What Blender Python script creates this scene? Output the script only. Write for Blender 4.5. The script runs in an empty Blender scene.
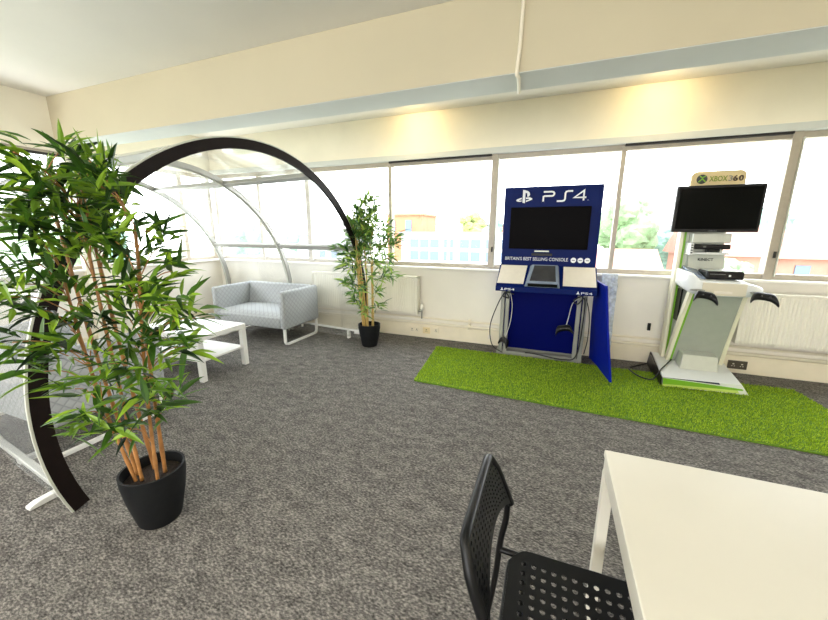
import bpy, bmesh, math, random
from mathutils import Vector, Matrix
R = math.radians
V = Vector
random.seed(7)
S = bpy.context.scene
COL = S.collection
pi = math.pi

# ------------------------------------------------------------------ materials
def lin(c):
    return tuple(((x/255)/12.92 if x/255 <= .04045 else ((x/255+.055)/1.055)**2.4) for x in c)

def mat(name, rgb, rough=.5, metal=0, noise=0, nscale=20, bump=0, bscale=60, spec=.5, emit=None, estr=0, trans=0):
    m = bpy.data.materials.new(name); m.use_nodes = True
    nt = m.node_tree; b = nt.nodes['Principled BSDF']
    c = lin(rgb)
    b.inputs['Base Color'].default_value = (*c, 1)
    b.inputs['Roughness'].default_value = rough
    b.inputs['Metallic'].default_value = metal
    b.inputs['Specular IOR Level'].default_value = spec
    tc = nt.nodes.new('ShaderNodeTexCoord')
    if noise:
        n = nt.nodes.new('ShaderNodeTexNoise'); n.inputs['Scale'].default_value = nscale; n.inputs['Detail'].default_value = 4
        nt.links.new(tc.outputs['Object'], n.inputs['Vector'])
        r = nt.nodes.new('ShaderNodeValToRGB')
        r.color_ramp.elements[0].position = .3; r.color_ramp.elements[1].position = .7
        r.color_ramp.elements[0].color = (*[x*(1-noise) for x in c], 1)
        r.color_ramp.elements[1].color = (*[min(1, x*(1+noise)) for x in c], 1)
        nt.links.new(n.outputs['Fac'], r.inputs['Fac']); nt.links.new(r.outputs['Color'], b.inputs['Base Color'])
    if bump:
        n = nt.nodes.new('ShaderNodeTexNoise'); n.inputs['Scale'].default_value = bscale; n.inputs['Detail'].default_value = 3
        nt.links.new(tc.outputs['Object'], n.inputs['Vector'])
        bp = nt.nodes.new('ShaderNodeBump'); bp.inputs['Strength'].default_value = bump; bp.inputs['Distance'].default_value = .01
        nt.links.new(n.outputs['Fac'], bp.inputs['Height']); nt.links.new(bp.outputs['Normal'], b.inputs['Normal'])
    if emit:
        b.inputs['Emission Color'].default_value = (*lin(emit), 1); b.inputs['Emission Strength'].default_value = estr
    return m

def glass(name, tint, gl=.06, diff=0.0, dcol=(255, 255, 255)):
    m = bpy.data.materials.new(name); m.use_nodes = True
    nt = m.node_tree; nt.nodes.clear()
    o = nt.nodes.new('ShaderNodeOutputMaterial')
    t = nt.nodes.new('ShaderNodeBsdfTransparent'); t.inputs['Color'].default_value = (*tint, 1)
    g = nt.nodes.new('ShaderNodeBsdfGlossy'); g.inputs['Roughness'].default_value = .03
    fr = nt.nodes.new('ShaderNodeLayerWeight'); fr.inputs['Blend'].default_value = .15
    mp = nt.nodes.new('ShaderNodeMath'); mp.operation = 'MULTIPLY'; mp.inputs[1].default_value = gl*4
    nt.links.new(fr.outputs['Fresnel'], mp.inputs[0])
    mx = nt.nodes.new('ShaderNodeMixShader')
    nt.links.new(mp.outputs[0], mx.inputs['Fac']); nt.links.new(t.outputs[0], mx.inputs[1]); nt.links.new(g.outputs[0], mx.inputs[2])
    last = mx
    if diff:
        d = nt.nodes.new('ShaderNodeBsdfTranslucent'); d.inputs['Color'].default_value = (*lin(dcol), 1)
        d2 = nt.nodes.new('ShaderNodeBsdfDiffuse'); d2.inputs['Color'].default_value = (*lin(dcol), 1)
        md = nt.nodes.new('ShaderNodeMixShader'); nt.links.new(d.outputs[0], md.inputs[1]); nt.links.new(d2.outputs[0], md.inputs[2])
        m2 = nt.nodes.new('ShaderNodeMixShader'); m2.inputs['Fac'].default_value = diff
        nt.links.new(mx.outputs[0], m2.inputs[1]); nt.links.new(md.outputs[0], m2.inputs[2]); last = m2
    nt.links.new(last.outputs[0], o.inputs['Surface'])
    return m

def carpet_mat():
    m = mat('carpet', (118, 114, 112), rough=.95, spec=.15); nt = m.node_tree; b = nt.nodes['Principled BSDF']
    tc = nt.nodes.new('ShaderNodeTexCoord')
    mp = nt.nodes.new('ShaderNodeMapping'); mp.inputs['Scale'].default_value = (1, 2.1, 1); mp.inputs['Rotation'].default_value = (0, 0, R(35))
    nt.links.new(tc.outputs['Object'], mp.inputs['Vector'])
    n1 = nt.nodes.new('ShaderNodeTexNoise'); n1.inputs['Scale'].default_value = 62; n1.inputs['Detail'].default_value = 5; n1.inputs['Roughness'].default_value = .7
    n2 = nt.nodes.new('ShaderNodeTexNoise'); n2.inputs['Scale'].default_value = 9; n2.inputs['Detail'].default_value = 3
    nt.links.new(mp.outputs[0], n1.inputs['Vector']); nt.links.new(mp.outputs[0], n2.inputs['Vector'])
    r = nt.nodes.new('ShaderNodeValToRGB'); e = r.color_ramp.elements
    e[0].position = .34; e[0].color = (*lin((54, 51, 49)), 1)
    e[1].position = .68; e[1].color = (*lin((160, 154, 147)), 1)
    k = e.new(.5); k.color = (*lin((101, 98, 94)), 1)
    a = nt.nodes.new('ShaderNodeMath'); a.operation = 'MULTIPLY_ADD'; a.inputs[1].default_value = .22
    s = nt.nodes.new('ShaderNodeMath'); s.operation = 'SUBTRACT'; s.inputs[1].default_value = .11
    nt.links.new(n2.outputs['Fac'], a.inputs[0]); nt.links.new(n1.outputs['Fac'], a.inputs[2])
    nt.links.new(a.outputs[0], s.inputs[0]); nt.links.new(s.outputs[0], r.inputs['Fac'])
    nt.links.new(r.outputs['Color'], b.inputs['Base Color'])
    bp = nt.nodes.new('ShaderNodeBump'); bp.inputs['Strength'].default_value = .6; bp.inputs['Distance'].default_value = .006
    nt.links.new(n1.outputs['Fac'], bp.inputs['Height']); nt.links.new(bp.outputs['Normal'], b.inputs['Normal'])
    return m

def quilt_mat(name, flat):
    m = mat(name, (150, 153, 157), rough=.9, spec=.15); nt = m.node_tree; b = nt.nodes['Principled BSDF']
    tc = nt.nodes.new('ShaderNodeTexCoord'); sp = nt.nodes.new('ShaderNodeSeparateXYZ'); nt.links.new(tc.outputs['Object'], sp.inputs[0])
    def M(op, a, bb):
        n = nt.nodes.new('ShaderNodeMath'); n.operation = op
        for i, x in enumerate((a, bb)):
            if isinstance(x, (int, float)): n.inputs[i].default_value = x
            else: nt.links.new(x, n.inputs[i])
        return n.outputs[0]
    if flat: u, v = sp.outputs[0], sp.outputs[1]
    else: u, v = M('ADD', sp.outputs[0], sp.outputs[1]), sp.outputs[2]
    p = M('PINGPONG', M('ADD', u, v), .034); q = M('PINGPONG', M('SUBTRACT', u, v), .034)
    h = M('MINIMUM', M('POWER', M('MULTIPLY', M('MINIMUM', p, q), 60), .5), 1.0)
    n = nt.nodes.new('ShaderNodeTexNoise'); n.inputs['Scale'].default_value = 260; nt.links.new(tc.outputs['Object'], n.inputs['Vector'])
    hh = M('ADD', h, M('MULTIPLY', n.outputs['Fac'], .15))
    bp = nt.nodes.new('ShaderNodeBump'); bp.inputs['Strength'].default_value = .55; bp.inputs['Distance'].default_value = .005
    nt.links.new(hh, bp.inputs['Height']); nt.links.new(bp.outputs['Normal'], b.inputs['Normal'])
    r = nt.nodes.new('ShaderNodeValToRGB'); r.color_ramp.elements[0].color = (*lin((146, 149, 151)), 1); r.color_ramp.elements[1].color = (*lin((174, 177, 179)), 1)
    r.color_ramp.elements[0].position = .1; r.color_ramp.elements[1].position = .8
    nt.links.new(h, r.inputs['Fac']); nt.links.new(r.outputs['Color'], b.inputs['Base Color'])
    return m

def tone_mat(name, dark, mid, light, rough=.45, transl=.25):
    m = bpy.data.materials.new(name); m.use_nodes = True; nt = m.node_tree; b = nt.nodes['Principled BSDF']
    at = nt.nodes.new('ShaderNodeAttribute'); at.attribute_name = 'tone'
    r = nt.nodes.new('ShaderNodeValToRGB'); e = r.color_ramp.elements
    e[0].color = (*lin(dark), 1); e[1].color = (*lin(light), 1); k = e.new(.5); k.color = (*lin(mid), 1)
    nt.links.new(at.outputs['Fac'], r.inputs['Fac']); nt.links.new(r.outputs['Color'], b.inputs['Base Color'])
    b.inputs['Roughness'].default_value = rough
    if transl:
        t = nt.nodes.new('ShaderNodeBsdfTranslucent'); nt.links.new(r.outputs['Color'], t.inputs['Color'])
        mx = nt.nodes.new('ShaderNodeMixShader'); mx.inputs['Fac'].default_value = transl
        nt.links.new(b.outputs[0], mx.inputs[1]); nt.links.new(t.outputs[0], mx.inputs[2])
        nt.links.new(mx.outputs[0], nt.nodes['Material Output'].inputs['Surface'])
    return m

M = dict(
    wall=mat('wall_paint', (236, 230, 212), rough=.8, noise=.03, nscale=3),
    upwall=mat('upper_wall_paint', (240, 233, 214), rough=.8, noise=.03, nscale=3),
    lowwall=mat('lower_wall_paint', (238, 233, 222), rough=.7, noise=.03, nscale=2.5),
    beam=mat('beam_paint', (200, 190, 163), rough=.75, noise=.025, nscale=2),
    soffit=mat('soffit_paint', (208, 211, 206), rough=.7, noise=.03, nscale=3),
    ceil=mat('ceiling_paint', (228, 225, 216), rough=.85, noise=.025, nscale=1.5),
    carpet=carpet_mat(),
    alu=mat('aluminium_frame', (172, 163, 148), rough=.45, metal=.25, noise=.05),
    alud=mat('dark_track', (28, 25, 22), rough=.6),
    head=mat('window_head_trim', (206, 208, 202), rough=.5),
    sill=mat('sill_paint', (242, 239, 232), rough=.4),
    pane=glass('window_glass', (.97, .98, .98), .05),
    poly=glass('polycarbonate', (.96, .965, .96), .05, .075, (240, 240, 240)),
    white=mat('white_enamel', (240, 239, 234), rough=.35, noise=.015),
    desk=mat('desk_laminate', (214, 210, 196), rough=.3, noise=.015, nscale=6),
    rad=mat('radiator_enamel', (238, 234, 222), rough=.4),
    pipe=mat('painted_pipe', (236, 228, 208), rough=.45),
    skirt=mat('skirting_paint', (236, 226, 202), rough=.55, noise=.04, nscale=6),
    greymet=mat('grey_metal_tube', (172, 172, 168), rough=.4, metal=.5),
    dark=mat('dark_arch_face', (24, 17, 15), rough=.55, spec=.12, noise=.15, nscale=30),
    rim=mat('pale_rim', (205, 208, 196), rough=.4),
    railw=mat('white_rail', (232, 232, 228), rough=.35, metal=.2),
    quilt=quilt_mat('quilted_fabric', False), quiltf=quilt_mat('quilted_seat_fabric', True),
    black=mat('black_plastic', (14, 14, 15), rough=.38, spec=.3),
    pot=mat('pot_plastic', (24, 25, 26), rough=.6, spec=.15, noise=.1, nscale=40),
    soil=mat('soil', (42, 32, 26), rough=.95, noise=.4, nscale=60, bump=1, bscale=90),
    cane=mat('bamboo_cane', (166, 116, 64), rough=.5, noise=.25, nscale=25),
    canep=mat('pale_bamboo_cane', (200, 168, 98), rough=.5, noise=.22, nscale=25),
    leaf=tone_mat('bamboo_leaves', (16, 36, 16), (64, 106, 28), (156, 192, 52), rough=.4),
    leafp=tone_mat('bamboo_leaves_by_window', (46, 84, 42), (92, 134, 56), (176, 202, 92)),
    turfbase=mat('turf_backing', (96, 130, 30), rough=.95, noise=.2, nscale=60),
    turf=tone_mat('turf_blades', (102, 132, 22), (158, 186, 42), (198, 218, 78), rough=.8, transl=.35),
    blue=mat('kiosk_blue', (0, 22, 84), spec=.08, rough=.4, noise=.04, nscale=8),
    blueb=mat('kiosk_blue_shaded', (0, 8, 84), rough=.5, spec=.05), bluef=mat('kiosk_blue_panel', (0, 24, 136), spec=.08, rough=.5, noise=.06, nscale=8),  # back panel blue is a darker copy, its shade put into the colour
    screen=mat('screen_black', (3, 1, 1), rough=.3, spec=.02),
    screenx=mat('screen_gloss', (2, 4, 4), rough=.2, spec=.07),
    ink=mat('white_ink', (232, 235, 238), rough=.5),
    cream=mat('cream_insert', (224, 217, 204), rough=.35, noise=.03),
    plexi=mat('smoked_case', (66, 66, 68), rough=.2, noise=.1, nscale=10),
    plexif=mat('case_edge', (128, 140, 158), rough=.25),
    kmet=mat('kiosk_grey_frame', (150, 150, 142), rough=.5, metal=.2),
    cord=mat('black_cord', (30, 30, 32), rough=.5), cordw=mat('pale_cord', (196, 194, 190), rough=.5),
    wrap=mat('plastic_wrap', (196, 206, 220), rough=.2, noise=.25, nscale=30, bump=1, bscale=40),
    silver=mat('silver_plastic', (196, 199, 188), rough=.35, metal=.15, noise=.03),
    silverd=mat('silver_front_panel', (170, 175, 165), rough=.4, metal=.15, noise=.03),
    pearl=mat('pearl_white_plastic', (222, 224, 222), rough=.3),
    creamp=mat('cream_rim_plastic', (230, 226, 200), rough=.4),
    green=mat('green_stripe', (120, 176, 40), rough=.4), greeny=mat('yellow_green_stripe', (196, 214, 110), rough=.4),
    navy=mat('navy_stripe', (34, 40, 76), rough=.4),
    tan2=mat('tray_front_plastic', (214, 206, 186), rough=.4), tan=mat('tan_sign', (212, 192, 146), rough=.5, noise=.03),
    olive=mat('sign_green_ink', (122, 146, 34), rough=.5), brown=mat('sign_dark_ink', (76, 56, 40), rough=.5),
    greyink=mat('grey_ink', (120, 122, 118), rough=.5), darkink=mat('dark_ink', (60, 62, 60), rough=.5),
    socketd=mat('dark_socket', (84, 78, 68), rough=.4, metal=.3), socketc=mat('cream_socket', (232, 214, 168), rough=.4),
    chair=mat('chair_black', (14, 15, 16), rough=.35, spec=.25), chairm=mat('chair_tube', (10, 10, 11), rough=.35, spec=.3),
    brick=mat('orange_brick', (158, 108, 80), rough=.9, noise=.12, nscale=.8), render=mat('white_render', (170, 168, 172), rough=.9, noise=.03),
    winext=mat('far_window', (80, 96, 116), rough=.2), roof=mat('clay_roof', (152, 106, 92), rough=.9, noise=.15, nscale=.7),
    slate=mat('grey_roof', (112, 110, 116), rough=.9), brickp=mat('pink_brick', (146, 108, 92), rough=.9, noise=.12, nscale=.8),
    tree1=mat('tree_blue_green', (112, 139, 126), rough=.9, noise=.35, nscale=1.2), tree2=mat('tree_yellow_green', (136, 148, 88), rough=.9, noise=.3, nscale=1.2),
    tree3=mat('tree_mid_green', (112, 139, 100), rough=.9, noise=.35, nscale=1.2), bark=mat('bark', (96, 80, 66), rough=.95),
    ground=mat('far_ground', (196, 198, 184), rough=.95, noise=.2, nscale=.1), led=mat('led', (235, 240, 235), rough=.4),
)

# ------------------------------------------------------------------ mesh builder
class MB:
    def __init__(s): s.bm = bmesh.new()
    def box(s, x0, x1, y0, y1, z0, z1):
        v = [s.bm.verts.new((x, y, z)) for x in (x0, x1) for y in (y0, y1) for z in (z0, z1)]
        for f in ((0, 1, 3, 2), (4, 6, 7, 5), (0, 4, 5, 1), (2, 3, 7, 6), (0, 2, 6, 4), (1, 5, 7, 3)):
            s.bm.faces.new([v[i] for i in f])
        return s
    def hexa(s, b, t):                      # two quads of four points
        v = [s.bm.verts.new(p) for p in list(b)+list(t)]
        for f in ((3, 2, 1, 0), (4, 5, 6, 7), (0, 1, 5, 4), (1, 2, 6, 5), (2, 3, 7, 6), (3, 0, 4, 7)):
            s.bm.faces.new([v[i] for i in f])
        return s
    def prism(s, pts, d):                   # polygon of 3-D points pushed by d
        d = V(d); a = [s.bm.verts.new(p) for p in pts]; b = [s.bm.verts.new(V(p)+d) for p in pts]
        n = len(a)
        s.bm.faces.new(a[::-1]); s.bm.faces.new(b)
        for i in range(n): s.bm.faces.new((a[i], a[(i+1) % n], b[(i+1) % n], b[i]))
        return s
    def loft(s, rings, closed=True, caps=True):
        rr = [[s.bm.verts.new(p) for p in r] for r in rings]
        n = len(rr[0])
        for a, b in zip(rr, rr[1:]):
            for i in range(n if closed else n-1): s.bm.faces.new((a[i], a[(i+1) % n], b[(i+1) % n], b[i]))
        if caps and closed: s.bm.faces.new(rr[0][::-1]); s.bm.faces.new(rr[-1])
        return s
    def tube(s, pts, r, n=8, rs=None):
        pts = [V(p) for p in pts]; rings = []
        up = V((0, 0, 1)); prev = None
        for i, p in enumerate(pts):
            t = (pts[min(i+1, len(pts)-1)]-pts[max(i-1, 0)]).normalized()
            if prev is None: a = t.cross(up if abs(t.z) < .9 else V((1, 0, 0))).normalized()
            else: a = (prev-t*prev.dot(t)).normalized()
            prev = a; b = t.cross(a); q = rs[i] if rs else r
            rings.append([p+(a*math.cos(2*pi*k/n)+b*math.sin(2*pi*k/n))*q for k in range(n)])
        return s.loft(rings)
    def lathe(s, c, prof, n=40, caps=False):
        c = V(c)
        return s.loft([[c+V((r*math.cos(2*pi*k/n), r*math.sin(2*pi*k/n), z)) for k in range(n)] for r, z in prof], True, caps)
    def ball(s, c, r, sc=(1, 1, 1), u=12, v=8):
        m = Matrix.Translation(c) @ Matrix.Diagonal((r*sc[0], r*sc[1], r*sc[2], 1))
        bmesh.ops.create_uvsphere(s.bm, u_segments=u, v_segments=v, radius=1, matrix=m); return s
    def build(s, name, m, parent=None, smooth=False, bevel=0, seg=2, sub=0, solid=0):
        bm = s.bm
        bmesh.ops.recalc_face_normals(bm, faces=bm.faces)
        if parent is not None:
            q = parent
            off = V((0, 0, 0))
            while q is not None: off += q.location; q = q.parent
        else:
            xs = [v.co for v in bm.verts]
            lo = [min(c[i] for c in xs) for i in range(3)]; hi = [max(c[i] for c in xs) for i in range(3)]
            off = V(((lo[0]+hi[0])/2, (lo[1]+hi[1])/2, lo[2]))
        bmesh.ops.translate(bm, verts=bm.verts, vec=-off)
        me = bpy.data.meshes.new(name); bm.to_mesh(me); bm.free()
        o = bpy.data.objects.new(name, me); COL.objects.link(o)
        me.materials.append(m)
        if smooth:
            for p in me.polygons: p.use_smooth = True
        if parent is not None: o.parent = parent
        else: o.location = off
        if solid:
            d = o.modifiers.new('solid', 'SOLIDIFY'); d.thickness = solid; d.offset = 0
        if bevel:
            d = o.modifiers.new('bevel', 'BEVEL'); d.width = bevel; d.segments = seg; d.limit_method = 'ANGLE'; d.angle_limit = R(40)
            if smooth is None: pass
        if sub:
            d = o.modifiers.new('sub', 'SUBSURF'); d.levels = d.render_levels = sub
        return o

def tag(o, label, cat, group=None, kind=None):
    o['label'] = label; o['category'] = cat
    if group: o['group'] = group
    if kind: o['kind'] = kind
    return o
def thing(name, label, cat, loc, group=None):
    o = bpy.data.objects.new(name, None); COL.objects.link(o); o.location = loc; o.empty_display_size = .1
    return tag(o, label, cat, group)
def struct(o, label, cat): return tag(o, label, cat, None, 'structure')
def bx(*a): return MB().box(*a)

def text(body, name, m, parent, org, ux, uy, width=None, height=None, depth=.002, bold=0):
    cu = bpy.data.curves.new('lettering', 'FONT'); cu.body = body; cu.offset = bold; cu.resolution_u = 3
    t = bpy.data.objects.new('lettering_tmp', cu); COL.objects.link(t)
    dg = bpy.context.evaluated_depsgraph_get(); dg.update()
    me = t.evaluated_get(dg).to_mesh()
    bm = bmesh.new(); bm.from_mesh(me); t.evaluated_get(dg).to_mesh_clear()
    bpy.data.objects.remove(t); bpy.data.curves.remove(cu)
    xs = [v.co.x for v in bm.verts]; ys = [v.co.y for v in bm.verts]
    w, h = max(xs)-min(xs), max(ys)-min(ys)
    sx = width/w if width else height/h; sy = height/h if height else sx
    ux = V(ux).normalized(); uy = V(uy).normalized(); nz = ux.cross(uy).normalized(); org = V(org)
    x0, y0 = min(xs), min(ys)
    for v in bm.verts: v.co = org+ux*((v.co.x-x0)*sx)+uy*((v.co.y-y0)*sy)+nz*.0005
    r = bmesh.ops.extrude_face_region(bm, geom=list(bm.faces))
    bmesh.ops.translate(bm, verts=[g for g in r['geom'] if isinstance(g, bmesh.types.BMVert)], vec=nz*depth)
    b = MB(); b.bm.free(); b.bm = bm
    return b.build(name, m, parent)

def strokes(paths, org, ux, uy, sx, sy, w, depth=.003):   # letters drawn as flat bars with mitred joints
    b = MB(); org = V(org); ux = V(ux).normalized(); uy = V(uy).normalized(); nz = ux.cross(uy).normalized()
    for P in paths:
        P = [V((p[0]*sx, p[1]*sy, 0)) for p in P]; L, Rr = [], []
        for i, p in enumerate(P):
            d1 = (P[i]-P[i-1]).normalized() if i else (P[1]-P[0]).normalized()
            d2 = (P[i+1]-P[i]).normalized() if i < len(P)-1 else d1
            t = (d1+d2).normalized() if (d1+d2).length > 1e-4 else d1
            nn = V((-t.y, t.x, 0)); k = w/2/max(.5, nn.dot(V((-d1.y, d1.x, 0))))
            L.append(p+nn*k); Rr.append(p-nn*k)
        f = lambda q, h: org+ux*q.x+uy*q.y+nz*h
        b.loft([[f(l, .0005), f(r, .0005), f(r, depth), f(l, depth)] for l, r in zip(L, Rr)])
    return b

def bez(p, n=12):
    p = [V(q) for q in p]; out = []
    for i in range(len(p)-1):
        a, b, c, d = p[max(i-1, 0)], p[i], p[i+1], p[min(i+2, len(p)-1)]
        for k in range(n):
            t = k/n
            out.append(.5*((2*b)+(c-a)*t+(2*a-5*b+4*c-d)*t*t+(3*b-a-3*c+d)*t**3))
    out.append(p[-1]); return out

# ------------------------------------------------------------------ room shell
XL, XR, YB, YF, ZC = -5.15, 4.2, 4.35, -4.2, 2.79
SILL, HEAD = .955, 2.245
struct(bx(XL-.25, XR+.25, YF-.25, YB+.3, -.1, 0).build('floor', M['carpet']), 'grey loop pile carpet floor with pale flecks', 'floor')
struct(bx(XL-.25, XR+.25, YF-.25, YB+.3, ZC, ZC+.1).build('ceiling', M['ceil']), 'plain off white painted ceiling', 'ceiling')
w = bx(XL-.2, XR+.2, YB, YB+.22, 0, .93).build('wall_back', M['lowwall'])
struct(w, 'cream wall below the long window ribbon, behind the radiators', 'wall')
w = bx(XL-.2, XR+.2, YB, YB+.22, 2.33, ZC).build('wall_back_upper', M['upwall'])
struct(w, 'cream wall band above the long window, lit by warm downlights', 'wall')
struct(bx(XL-.2, XL, YF, YB, 0, .93).build('wall_left', M['lowwall']), 'cream low wall under the side window behind the clear shelter', 'wall')
struct(bx(XL-.2, XL, YF, YB, 2.25, ZC).build('wall_left_upper', M['wall']), 'cream wall band above the side window at the far corner', 'wall')
b = MB().box(XR, XR+.2, YF, YB, 0, ZC)
struct(b.build('wall_right', M['wall']), 'cream side wall outside the frame on the right', 'wall')
b = MB().box(XL-.2, XR+.2, YF-.2, YF, 0, .8).box(XL-.2, XR+.2, YF-.2, YF, 2.4, ZC).box(XL-.2, -3.2, YF-.2, YF, .8, 2.4).box(1.8, XR+.2, YF-.2, YF, .8, 2.4)  # wide opening added behind the camera to let in fill daylight
struct(b.build('wall_front', M['wall']), 'unseen wall behind the camera with a wide opening added for fill daylight', 'wall')
# beam
bm_ = MB().box(XL, XR, 2.45, 2.74, 2.337, ZC)
beam = bm_.build('beam', M['beam'], bevel=.004); struct(beam, 'deep cream boxed beam running along the ceiling, grey underneath', 'beam')
bx(XL, XR, 2.452, 2.738, 2.333, 2.337).build('soffit', M['soffit'], beam)
struct(bx(XL, XL+.07, 2.47, 2.72, 0, 2.337).build('pillar', M['wall']), 'slim cream pilaster under the far end of the beam', 'pillar')
# sill
struct(bx(XL, XR, YB-.07, YB+.22, .93, SILL).build('sill_back', M['sill'], bevel=.006), 'white window board running under the long window', 'window sill')
struct(bx(XL-.2, XL+.06, YF, YB-.07, .93, SILL).build('sill_left', M['sill'], bevel=.006), 'white window board under the side window by the shelter', 'window sill')
struct(bx(XL, XR, YB-.03, YB+.22, 2.265, 2.33).build('trim_head', M['head'], bevel=.006), 'pale grey head trim above the long window', 'trim')
# windows: pairs of panes between thick posts
def window(i, x0, x1, label, track):
    xm = (x0+x1)/2-.02
    b = MB()
    b.box(x0-.035, x0+.035, YB+.01, YB+.12, SILL, 2.265)          # thick post
    f = b.build('window_%d' % i, M['alu'], bevel=.004); struct(f, label, 'window')
    b = MB().box(x0+.035, x1-.035, YB+.03, YB+.1, SILL, SILL+.05).box(x0+.035, x1-.035, YB+.03, YB+.1, HEAD-.035, 2.265)
    b.build('window_frame', M['alu'], f, bevel=.003)
    bx(xm-.022, xm+.022, YB+.02, YB+.1, SILL, HEAD).build('mullion', M['alu'], f, bevel=.003)
    bx(x0+.03, xm, YB+.06, YB+.066, SILL+.03, HEAD-.02).build('pane', M['pane'], f)
    bx(xm, x1-.03, YB+.05, YB+.056, SILL+.03, HEAD-.02).build('pane', M['pane'], f)
    if track: bx(xm, x1-.04, YB-.012, YB+.02, 2.245, 2.266).build('blind_track', M['alud'], f)
    bx(x0+.004, x0+.02, YB-.008, YB+.012, 1.16, 1.22).build('catch', M['alud'], f)
    bx(x0+.037, x0+.047, YB+.0, YB+.1, SILL+.03, HEAD-.03).build('seal', M['rim'], f)
    return f
window(1, -3.33, -.695, 'window pair with grey frame, first post beside the blue stand and second post behind the far bamboo', True)
window(2, -.695, 1.94, 'window pair with grey frame behind the blue console stand and the television stand', True)
window(3, 1.94, 4.15, 'window with grey frame to the right of the television, over the second radiator', True)
window(4, -5.1, -3.33, 'window with grey frame seen through the back of the clear shelter, in the far corner', False)
f = MB()
for y in (4.3, 3.83, 2.6, 1.2, -.2, -1.6, -3.0):
    f.box(XL-.12, XL-.02, y-.03, y+.03, SILL, 2.25)
f.box(XL-.1, XL-.03, YF, YB, SILL, SILL+.045).box(XL-.1, XL-.03, YF, YB, 2.2, 2.25)
f = f.build('window_5', M['alu']); struct(f, 'side window with grey posts in the left wall behind the clear shelter', 'window')
bx(XL-.07, XL-.064, YF, YB, SILL, 2.25).build('pane', M['pane'], f)
bx(XL-.005, XL+.03, YF, 2.47, 2.19, 2.215).build('blind_track', M['alud'], f)
# skirting and pipes
struct(bx(XL, XR, YB-.035, YB, 0, .185).build('baseboard_back', M['skirt'], bevel=.005), 'tall cream skirting board along the window wall', 'skirting')
struct(bx(XL, XL+.03, YF, YB-.035, 0, .15).build('baseboard_left', M['skirt']), 'cream skirting along the left wall', 'skirting')
t = tag(MB().tube([(-5.0, 4.285, .215), (4.1, 4.285, .215)], .017).box(-.93, -.9, 4.26, 4.35, .19, .24).build('heating_pipe', M['pipe'], smooth=True), 'lower cream heating pipe running just above the skirting', 'pipe', 'heating pipes along the skirting')
t = tag(MB().tube([(-5.0, 4.315, .275), (4.1, 4.315, .275)], .013).box(-.93, -.9, 4.3, 4.35, .25, .3).build('heating_pipe', M['pipe'], smooth=True), 'upper thinner cream heating pipe along the window wall', 'pipe', 'heating pipes along the skirting')

def radiator(x0, x1, label, valve):
    r = thing('radiator', label, 'radiator', ((x0+x1)/2, 4.26, .33), 'white panel radiators')
    y0, y1, z0, z1 = 4.19, 4.27, .335, .83
    b = MB(); n = int((x1-x0)/.03); st = (x1-x0)/n
    prof = []
    for i in range(n):
        xx = x0+i*st
        prof += [(xx+.002, 4.2), (xx+.008, 4.192), (xx+st-.008, 4.192), (xx+st-.002, 4.2)]
    ring = [(x, y) for x, y in prof]+[(x1, 4.27), (x0, 4.27)]
    zs = [(z0, .006), (z0+.03, 0), (z1-.03, 0), (z1, .006)]
    b.loft([[(x, min(4.27, y+d*2), z) for x, y in ring] for z, d in zs])
    b.build('panel', M['rad'], r)
    b = MB().box(x0-.006, x1+.006, 4.185, 4.275, z1-.012, z1+.006)
    for k in range(int((x1-x0)/.05)): b.box(x0+.02+k*.05, x0+.045+k*.05, 4.2, 4.26, z1+.006, z1+.008)
    b.build('top_grille', M['rad'], r)
    bx(x0-.006, x0+.004, 4.185, 4.275, z0+.01, z1).build('side_cover', M['rad'], r)
    bx(x1-.004, x1+.006, 4.185, 4.275, z0+.01, z1).build('side_cover', M['rad'], r)
    for xx in (x0+.3, x1-.3): bx(xx-.02, xx+.02, 4.27, 4.348, z0+.08, z1-.08).build('bracket', M['rad'], r)
    if valve:
        xv = x1+.05
        v = MB().tube([(x1-.01, 4.24, z0+.04), (xv, 4.24, z0+.04)], .01).tube([(xv, 4.24, z0+.07), (xv, 4.24, .28)], .01).build('valve', M['kmet'], r, smooth=True)
        MB().lathe((xv, 4.24, z0+.06), [(0, 0), (.02, 0), (.022, .02), (.019, .075), (0, .08)], 16).build('valve_head', M['white'], v, smooth=True)
    return r
radiator(-3.2, -1.585, 'white panel radiator under the window behind the far bamboo plant', True)
radiator(1.73, 3.9, 'white panel radiator at the right under the window past the television stand', False)

def socket(x, z, w_, h_, m, label, grp=None, gangs=2):
    s = bx(x-w_/2, x+w_/2, YB-.05, YB-.035, z-h_/2, z+h_/2).build('wall_socket', m, bevel=.003)
    tag(s, label, 'socket', grp)
    for k in range(gangs):
        cx = x+(k-(gangs-1)/2)*w_*.45
        q = MB().box(cx-.007, cx+.007, YB-.053, YB-.05, z+.005, z+.015).box(cx-.014, cx-.006, YB-.053, YB-.05, z-.014, z-.008).box(cx+.006, cx+.014, YB-.053, YB-.05, z-.014, z-.008)
        q.build('pin_holes', M['black'] if m is not M['socketd'] else M['cream'], s)
    return s
socket(1.83, .09, .155, .085, M['socketd'], 'dark metal double socket on the skirting beside the television stand base')
socket(-1.49, .105, .1, .085, M['socketc'], 'yellowed cream socket box on the skirting right of the far bamboo', 'cream sockets on the skirting', 1)
socket(-1.355, .115, .07, .075, M['skirt'], 'small cream socket box nearest the blue stand of the three by the far bamboo', 'cream sockets on the skirting', 1)
socket(-1.66, .1, .15, .08, M['skirt'], 'pale double socket on the skirting closest to the far bamboo pot', 'cream sockets on the skirting', 2)
tag(bx(-.67, -.63, YB-.045, YB-.035, .08, .13).build('cable_outlet', M['cream'], bevel=.002), 'tiny cream cable outlet on the skirting at the left foot of the blue stand', 'outlet')
bxx = bx(1.02, 1.05, YB-.02, YB, .36, .44).build('wall_switch', M['black'], bevel=.003); tag(bxx, 'small dark switch plate on the wall left of the television stand mast', 'switch')
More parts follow.
